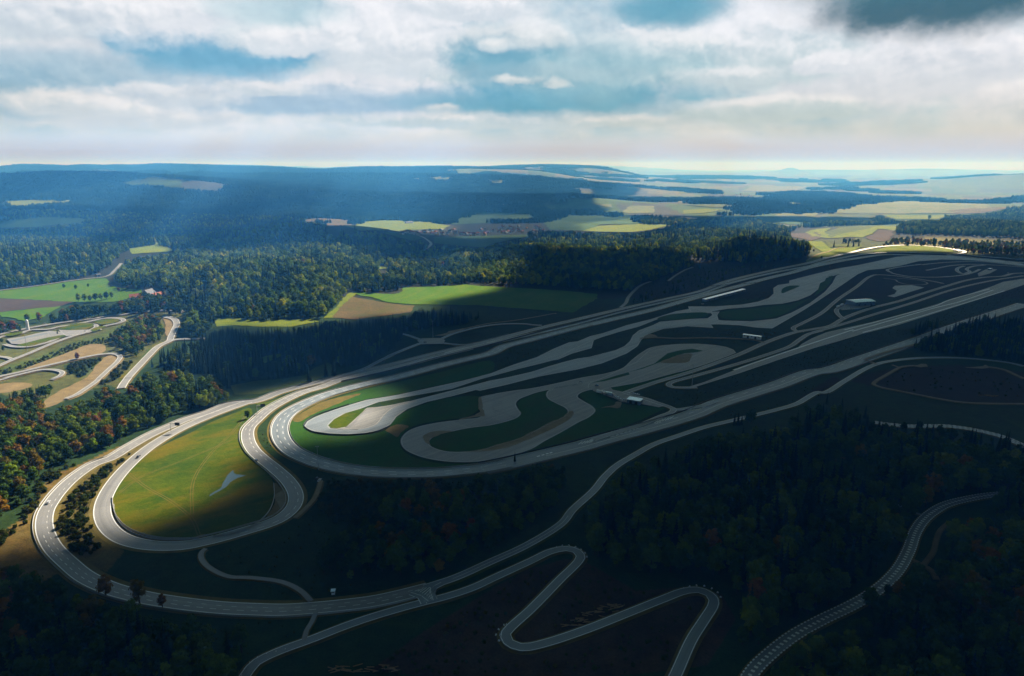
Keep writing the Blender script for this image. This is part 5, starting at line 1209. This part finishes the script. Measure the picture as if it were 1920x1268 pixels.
# ------------------------------------------------------------------ cloud deck over the valley (casts the big shadows)
LIT = [  # sunlit ground, read from the photograph
    'P -900,1085 0,1062 80,1015 130,990 180,985 215,1005 238,1000 264,980 322,952 404,925 442,885 458,850 470,830 500,860 520,830 545,822 600,822 680,808 735,778 750,748 700,722 640,716 590,722 520,738 440,756 432,735 420,690 385,650 352,640 345,628 400,624 600,618 625,602 830,590 800,574 860,560 930,542 965,532 985,515 940,498 850,490 780,502 720,498 660,480 600,474 520,470 440,474 340,484 240,470 100,470 -900,470',
    'P 930,474 1000,458 1130,448 1280,442 1400,420 1700,405 2500,400 2500,476 1920,478 1830,477 1740,472 1650,469 1570,478 1530,486 1480,478 1440,470 1380,470 1360,492 1320,494 1290,482 1200,478 1130,486 1000,486',
    'P -900,452 100,448 190,452 150,470 -900,468', 'P 560,414 700,406 840,411 855,424 700,433 640,426', 'P 1085,433 1100,421 1250,405 1310,410 1290,426 1180,437', 'P -400,374 140,374 140,392 -400,392', 'P 235,478 230,468 290,448 305,450 330,470',
    'P 1130,402 1120,372 1250,345 2500,345 2500,402', 'P 590,374 760,366 770,376 620,384', 'P 480,408 540,392 640,395 600,412']
cs = 42.0
CXX, CYY = np.meshgrid(np.arange(-5600, 6600, cs), np.arange(-700, 8600, cs), indexing='ij')
wx = (fbm(CXX / 260, CYY / 260, 4, 41) - .5) * 150; wy = (fbm(CXX / 260 + 50, CYY / 260, 4, 43) - .5) * 220
gxp, gyp = CXX + wx * sstep(500, 1500, CYY), CYY + wy * sstep(500, 1500, CYY)
wn = np.clip(np.hypot(CXX, CYY) / 2500, .15, 1); gxp = CXX + wx * wn; gyp = CYY + wy * wn
cov = np.ones(CXX.shape)
pxc, pyc = project(gxp, gyp, height(gxp, gyp)); front = gyp > 60
for s in LIT:
    pl = pix(s); X, Y = ground(pl[:, 0], pl[:, 1]); cov[inpoly(gxp, gyp, np.stack([X, Y], 1))] = 0
def blur(a, n):
    for _ in range(n):
        b = np.pad(a, 1, mode='edge'); a = (b[:-2, 1:-1] + b[2:, 1:-1] + b[1:-1, :-2] + b[1:-1, 2:] + 4 * b[1:-1, 1:-1]) / 8
    return a
Dg = np.hypot(CXX, CYY)
brk = fbm(CXX / 1100 + 7, CYY / 800, 4, 51)
for s, v_ in (('v 700,445 880,330 1400,325 1900,345 1900,400 1600,440 1390,470 1000,480 760,460', .47), ('u 0,330 500,330 900,350 1500,330 1660,350 1500,420 900,450 500,470 0,420', .5)):
    pl = pix(s); X, Y = ground(pl[:, 0], pl[:, 1]); k = inpoly(gxp, gyp, np.stack([X, Y], 1)); cov[k] = np.minimum(cov[k], v_)
cov *= 1 - sstep(3500, 5000, Dg) * (1 - sstep(.5, .6, brk))
edge = np.minimum.reduce([sstep(-5600, -4800, CXX), 1 - sstep(5800, 6500, CXX), sstep(-700, -300, CYY), 1 - sstep(5600, 6300, CYY)])
cov = blur(cov, 1) * edge
lump = fbm(CXX / 380, CYY / 380, 5, 55)
UX = CXX + SUNH[0] * CLOUD_Z / math.tan(SUN_EL); UY = CYY + SUNH[1] * CLOUD_Z / math.tan(SUN_EL)
zt = CLOUD_Z + 15 + cov * (60 + 520 * lump); zb = CLOUD_Z - cov * (10 + 60 * (lump - .3))
nx_, ny_ = CXX.shape; ids = np.arange(nx_ * ny_).reshape(nx_, ny_)
Q = np.stack([ids[:-1, :-1], ids[1:, :-1], ids[1:, 1:], ids[:-1, 1:]], -1).reshape(-1, 4); keep = cov.ravel()[Q].max(1) > .04; Q = Q[keep]
ct = 1 / math.tan(SUN_EL)      # heads sheared along the sun rays so top and base cast one shadow
V = np.concatenate([np.stack([UX + SUNH[0] * ct * (zt - CLOUD_Z), UY + SUNH[1] * ct * (zt - CLOUD_Z), zt], -1).reshape(-1, 3),
                    np.stack([UX + SUNH[0] * ct * (zb - CLOUD_Z), UY + SUNH[1] * ct * (zb - CLOUD_Z), zb], -1).reshape(-1, 3)])
CM = mat('cloud'); N = NT(CM.node_tree)
al = N.n('ShaderNodeAttribute', attribute_name='cloudiness').outputs['Fac']
fn = N.noise(geo_pos(N), .009, 4, .6)
al = N.math('SMOOTHSTEP' if 0 else 'ADD', al, N.math('MULTIPLY_ADD', fn, .36, -.18))
al = N.n('ShaderNodeMapRange', {0: al, 1: .25, 2: .78, 3: 0., 4: 1.}, interpolation_type='SMOOTHSTEP').outputs[0]
df = N.n('ShaderNodeMixShader', {0: .22, 1: N.n('ShaderNodeBsdfDiffuse', {'Color': c4(.6, .64, .68)}).outputs[0], 2: N.n('ShaderNodeBsdfTranslucent', {'Color': c4(.5, .78, .9)}).outputs[0]})
tr = N.n('ShaderNodeBsdfTransparent')
N.n('ShaderNodeOutputMaterial', {'Surface': N.n('ShaderNodeMixShader', {0: al, 1: tr.outputs[0], 2: df.outputs[0]}).outputs[0]})
co = mesh_obj('clouds', V, np.concatenate([Q, Q[:, ::-1] + nx_ * ny_]), CM, smooth=True)
da = co.data.attributes.new('cloudiness', 'FLOAT', 'POINT'); da.data.foreach_set('value', np.concatenate([cov.ravel(), cov.ravel()]).astype(np.float32))
tag(co, 'grey broken cloud deck high above the valley', 'clouds', None, 'stuff')

# ------------------------------------------------------------------ haze
HAZE = 1.75e-4
if HAZE > 0:
    b = MB(); b.box(-36000, 36000, -3000, 33000, -260, 350)
    hm = mat('haze_air'); N = NT(hm.node_tree)
    pv = N.n('ShaderNodeVolumePrincipled', {'Color': c4(.085, .39, 1.0), 'Absorption Color': c4(1, .83, 1), 'Density': HAZE, 'Anisotropy': .12})
    N.n('ShaderNodeOutputMaterial', {'Volume': pv.outputs[0]})
    hz = b.build('haze', hm); tag(hz, 'pale blue haze filling the valley air', 'haze', None, 'stuff')

# ------------------------------------------------------------------ sky
EXPO = 1.05
W = bpy.data.worlds.new('World'); S.world = W; W.use_nodes = True; W.node_tree.nodes.clear(); N = NT(W.node_tree)
D = N.n('ShaderNodeTexCoord').outputs['Generated']
sx = N.n('ShaderNodeSeparateXYZ', {0: D}); X_, Y_, Z_ = sx.outputs
deg = 180 / math.pi
azn = N.math('MULTIPLY', N.math('ARCTAN2', X_, Y_), deg); eln = N.math('MULTIPLY', N.math('ARCSINE', Z_), deg)
sv = N.n('ShaderNodeCombineXYZ', {0: azn, 1: N.math('MULTIPLY', eln, 1.45), 2: 0.0}).outputs[0]
w1 = N.noise(sv, .19, 12, .68); w2 = N.noise(N.n('ShaderNodeVectorMath', {0: sv, 1: (31, 17, 5)}, operation='ADD').outputs[0], .19, 12, .68)
def skydir(px, py):
    u_, y_, z_ = ray(px, py); return math.degrees(math.atan2(u_, y_)), math.degrees(math.atan2(z_, math.hypot(u_, y_)))
azw = N.math('ADD', azn, N.math('MULTIPLY_ADD', w1, 9.0, -4.5)); elw = N.math('ADD', eln, N.math('MULTIPLY_ADD', w2, 3.4, -1.7))
k_ = 2 ** -EXPO
def sc(r, g, b):
    a = srgb(r, g, b); return (a[0] * k_, a[1] * k_, a[2] * k_, 1)
pv_ = N.n('ShaderNodeCombineXYZ', {0: N.math('ADD', azn, N.math('MULTIPLY_ADD', w1, 3.0, -1.5)), 1: N.math('MULTIPLY', N.math('ADD', eln, N.math('MULTIPLY_ADD', w2, 1.4, -.7)), 1.25), 2: 0.0}).outputs[0]
def puff(scale, shift=0.0):
    v = pv_ if not shift else N.n('ShaderNodeVectorMath', {0: pv_, 1: (shift * .7, shift, 0)}, operation='ADD').outputs[0]
    return N.n('ShaderNodeTexVoronoi', {'Vector': v, 'Scale': scale, 'Detail': 4.0, 'Roughness': .55}, feature='F1', normalize=True).outputs['Distance']
pa = puff(.34); pb = puff(.34, .55)
rel = N.math('SUBTRACT', pb, pa)             # light on the sunward side of every billow
big = N.noise(sv, .1, 8, .55)
col = N.ramp(big, [(.38, sc(150, 190, 215)), (.5, sc(192, 212, 228)), (.62, sc(222, 230, 243))])
MASSES = [  # px, py, half-width, half-height in photograph pixels, base colour, top colour
    (240, 55, 330, 85, (196, 212, 229), (228, 235, 247)), (140, 140, 280, 62, (146, 186, 216), (216, 225, 239)), (1660, 130, 360, 115, (208, 219, 235), (231, 237, 250)),
    (1400, 105, 240, 105, (186, 208, 223), (229, 236, 249)), (735, 88, 190, 115, (200, 216, 233), (232, 238, 250)), (1200, 115, 170, 75, (160, 196, 214), (226, 234, 245)),
    (940, 105, 130, 66, (116, 174, 202), (210, 222, 234)), (425, 98, 210, 62, (112, 174, 212), (216, 226, 241)), (1010, 172, 270, 58, (100, 166, 198), (196, 214, 227)),
    (560, 182, 380, 54, (160, 192, 220), (219, 227, 241)), (520, 80, 100, 46, (206, 220, 237), (234, 240, 251)), (190, 215, 250, 46, (198, 212, 227), (230, 235, 244)),
    (930, 88, 44, 20, (204, 220, 234), (232, 238, 246)), (870, 15, 120, 40, (206, 219, 234), (233, 239, 250)), (950, 228, 360, 24, (184, 205, 220), (224, 230, 240)), (1440, 208, 210, 32, (182, 205, 219), (221, 229, 241)), (1880, 215, 120, 60, (200, 214, 228), (222, 229, 242))]
def mass_(col, b, st=1.0, soft=(.34, .05), shade=1.0):
    px, py, hw, hh_, cb, ct_ = b; a0, e0 = skydir(px, py); a1, _ = skydir(px + hw, py); _, e1 = skydir(px, py - hh_)
    dx = N.math('DIVIDE', N.math('SUBTRACT', N.math('ADD', azn, N.math('MULTIPLY_ADD', w1, 5.0, -2.5)), a0), abs(a1 - a0))
    dy = N.math('DIVIDE', N.math('SUBTRACT', N.math('ADD', eln, N.math('MULTIPLY_ADD', w2, 1.7, -.85)), e0), abs(e1 - e0))
    # flat bases: the lower half is squeezed
    dyb = N.math('MULTIPLY', dy, N.n('ShaderNodeMapRange', {0: dy, 1: -.2, 2: .1, 3: 1.45, 4: 1.}).outputs[0])
    q = N.math('SQRT', N.math('ADD', N.math('MULTIPLY', dx, dx), N.math('MULTIPLY', dyb, dyb)))
    q = N.math('ADD', q, N.math('MULTIPLY_ADD', pa, 1.1, -.42))
    f = N.n('ShaderNodeMapRange', {0: q, 1: 1.0 + soft[1], 2: 1.0 - soft[0], 3: 0., 4: st}, interpolation_type='SMOOTHSTEP').outputs[0]
    t = N.math('ADD', dy, N.math('MULTIPLY', rel, 2.0 * shade))
    tt = N.n('ShaderNodeMapRange', {0: t, 1: -.25, 2: .7, 3: 0., 4: 1.}, interpolation_type='SMOOTHSTEP').outputs[0]
    return N.mix(f, col, N.mix(tt, sc(*cb), sc(*ct_)))
def blob(col, b):
    px, py, hw, hh_, c, st = b; a0, e0 = skydir(px, py); a1, _ = skydir(px + hw, py); _, e1 = skydir(px, py - hh_)
    dx = N.math('DIVIDE', N.math('SUBTRACT', N.math('ADD', azn, N.math('MULTIPLY_ADD', w1, 5.0, -2.5)), a0), abs(a1 - a0))
    dy = N.math('DIVIDE', N.math('SUBTRACT', N.math('ADD', eln, N.math('MULTIPLY_ADD', w2, 2.0, -1.0)), e0), abs(e1 - e0))
    q = N.math('ADD', N.math('MULTIPLY', dx, dx), N.math('MULTIPLY', dy, dy))
    f = N.n('ShaderNodeMapRange', {0: q, 1: 2.2, 2: .1, 3: 0., 4: st}, interpolation_type='SMOOTHSTEP').outputs[0]
    f = N.math('MULTIPLY', f, N.math('MULTIPLY_ADD', pa, -.55, 1.08), clamp=True)
    return N.mix(f, col, sc(*c))
for b_ in MASSES: col = mass_(col, b_)
for b_ in ((180, 130, 210, 30, (150, 188, 216), .8), (20, 188, 120, 32, (146, 184, 212), .85), (425, 122, 130, 26, (112, 174, 212), .95), (570, 190, 300, 24, (160, 190, 218), .8), (930, 118, 74, 44, (112, 170, 200), .9),
           (1030, 190, 250, 28, (100, 166, 198), .95), (1110, 135, 110, 60, (140, 186, 208), .75), (1265, 14, 90, 34, (92, 160, 190), .95), (520, 20, 110, 30, (168, 204, 222), .7), (1440, 212, 150, 16, (184, 206, 220), .7), (470, 70, 50, 30, (190, 214, 230), .6)):
    col = blob(col, b_)
for b_ in ((520, 84, 86, 36, (210, 223, 239), (233, 239, 250)), (722, 96, 140, 76, (206, 220, 236), (231, 238, 250)), (928, 88, 40, 18, (206, 221, 234), (232, 238, 246)), (1010, 70, 60, 40, (206, 220, 232), (228, 236, 246)), (1040, 158, 26, 10, (196, 212, 224), (216, 226, 234)),
           (500, 168, 90, 15, (196, 212, 228), (220, 228, 240)), (825, 204, 40, 10, (190, 208, 222), (218, 226, 236)), (960, 152, 46, 9, (196, 212, 224), (220, 228, 236)), (300, 182, 160, 28, (196, 211, 228), (222, 230, 242)), (140, 200, 130, 34, (200, 214, 228), (228, 233, 242)), (1380, 145, 110, 24, (190, 210, 225), (226, 234, 246)), (1560, 120, 90, 30, (214, 224, 240), (232, 238, 251))):
    col = mass_(col, b_, .85, (.75, .3) if b_[2] < 70 else (.45, .12))
rl = N.math('MULTIPLY_ADD', rel, .6, 1.09)
col = N.mix(1.0, col, N.n('ShaderNodeCombineColor', {0: rl, 1: N.math('MULTIPLY_ADD', rl, .8, .2), 2: N.math('MULTIPLY_ADD', rl, .6, .4)}).outputs[0], 'MULTIPLY')
# pale horizon band
hf = N.n('ShaderNodeMapRange', {0: eln, 1: 3.7, 2: 1.0, 3: 0., 4: .92}, interpolation_type='SMOOTHSTEP').outputs[0]
hcol = N.mix(N.n('ShaderNodeMapRange', {0: azn, 1: -20., 2: 30., 3: 0., 4: 1.}).outputs[0], sc(214, 231, 246), sc(220, 234, 250))
col = N.mix(hf, col, hcol)
lf = N.n('ShaderNodeMapRange', {0: eln, 1: 2.6, 2: .2, 3: 0., 4: 1.}, interpolation_type='SMOOTHSTEP').outputs[0]
lcol = N.mix(N.n('ShaderNodeMapRange', {0: azn, 1: -20., 2: 30., 3: 0., 4: 1.}).outputs[0], sc(190, 207, 250), sc(194, 206, 252))
col = N.mix(lf, col, lcol)
col = mass_(col, (1770, -4, 300, 104, (42, 96, 118), (66, 122, 142)), .97, (.6, .25), .4)
# unseen sky overhead and behind: dark and teal tones set the ambient light
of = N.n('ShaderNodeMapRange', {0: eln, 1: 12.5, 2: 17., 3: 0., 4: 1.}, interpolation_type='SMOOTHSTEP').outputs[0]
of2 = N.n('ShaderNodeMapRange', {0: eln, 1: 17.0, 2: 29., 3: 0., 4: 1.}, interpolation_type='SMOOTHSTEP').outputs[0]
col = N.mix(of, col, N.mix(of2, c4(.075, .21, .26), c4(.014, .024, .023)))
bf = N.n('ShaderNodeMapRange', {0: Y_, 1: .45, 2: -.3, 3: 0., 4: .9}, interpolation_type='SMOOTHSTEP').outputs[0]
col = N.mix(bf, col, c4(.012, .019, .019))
sky = N.n('ShaderNodeTexSky', sky_type='NISHITA', sun_disc=False, sun_elevation=SUN_EL, sun_rotation=SUN_AZ, altitude=800)
ST = .1
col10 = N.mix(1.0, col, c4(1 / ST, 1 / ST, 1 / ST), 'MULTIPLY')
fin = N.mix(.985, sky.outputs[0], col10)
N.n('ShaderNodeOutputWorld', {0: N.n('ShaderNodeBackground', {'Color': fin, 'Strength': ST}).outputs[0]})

# ------------------------------------------------------------------ sun, camera, render settings
sd = bpy.data.lights.new('sun', 'SUN'); sd.energy = 5.0; sd.angle = R(.53); sd.color = (1, .965, .915)
so = bpy.data.objects.new('sun', sd); COL.objects.link(so)
dirv = Vector((SUNH[0] * math.cos(SUN_EL), SUNH[1] * math.cos(SUN_EL), math.sin(SUN_EL)))
so.rotation_euler = dirv.to_track_quat('Z', 'Y').to_euler(); so.location = dirv * 5000
cd = bpy.data.cameras.new('camera'); cd.sensor_width = 36; cd.lens = FOC / 1920 * 36; cd.clip_start = 1; cd.clip_end = 120000
cam = bpy.data.objects.new('camera', cd); COL.objects.link(cam); cam.location = (0, 0, CAMH); cam.rotation_euler = (math.pi / 2 - PITCH, 0, 0); S.camera = cam
vs = S.view_settings; vs.view_transform = 'Standard'; vs.look = 'None'; vs.gamma = 1; vs.use_curve_mapping = False; vs.exposure = EXPO
S.render.engine = 'CYCLES'; cy = S.cycles
cy.use_denoising = True; cy.max_bounces = 5; cy.diffuse_bounces = 3; cy.transparent_max_bounces = 12; cy.volume_bounces = 1; cy.transmission_bounces = 2; cy.sample_clamp_indirect = 4
print('TREES', len(TREES), 'things', int(is_thing.sum()), 'rest', len(rest), 'objects', len(S.objects))
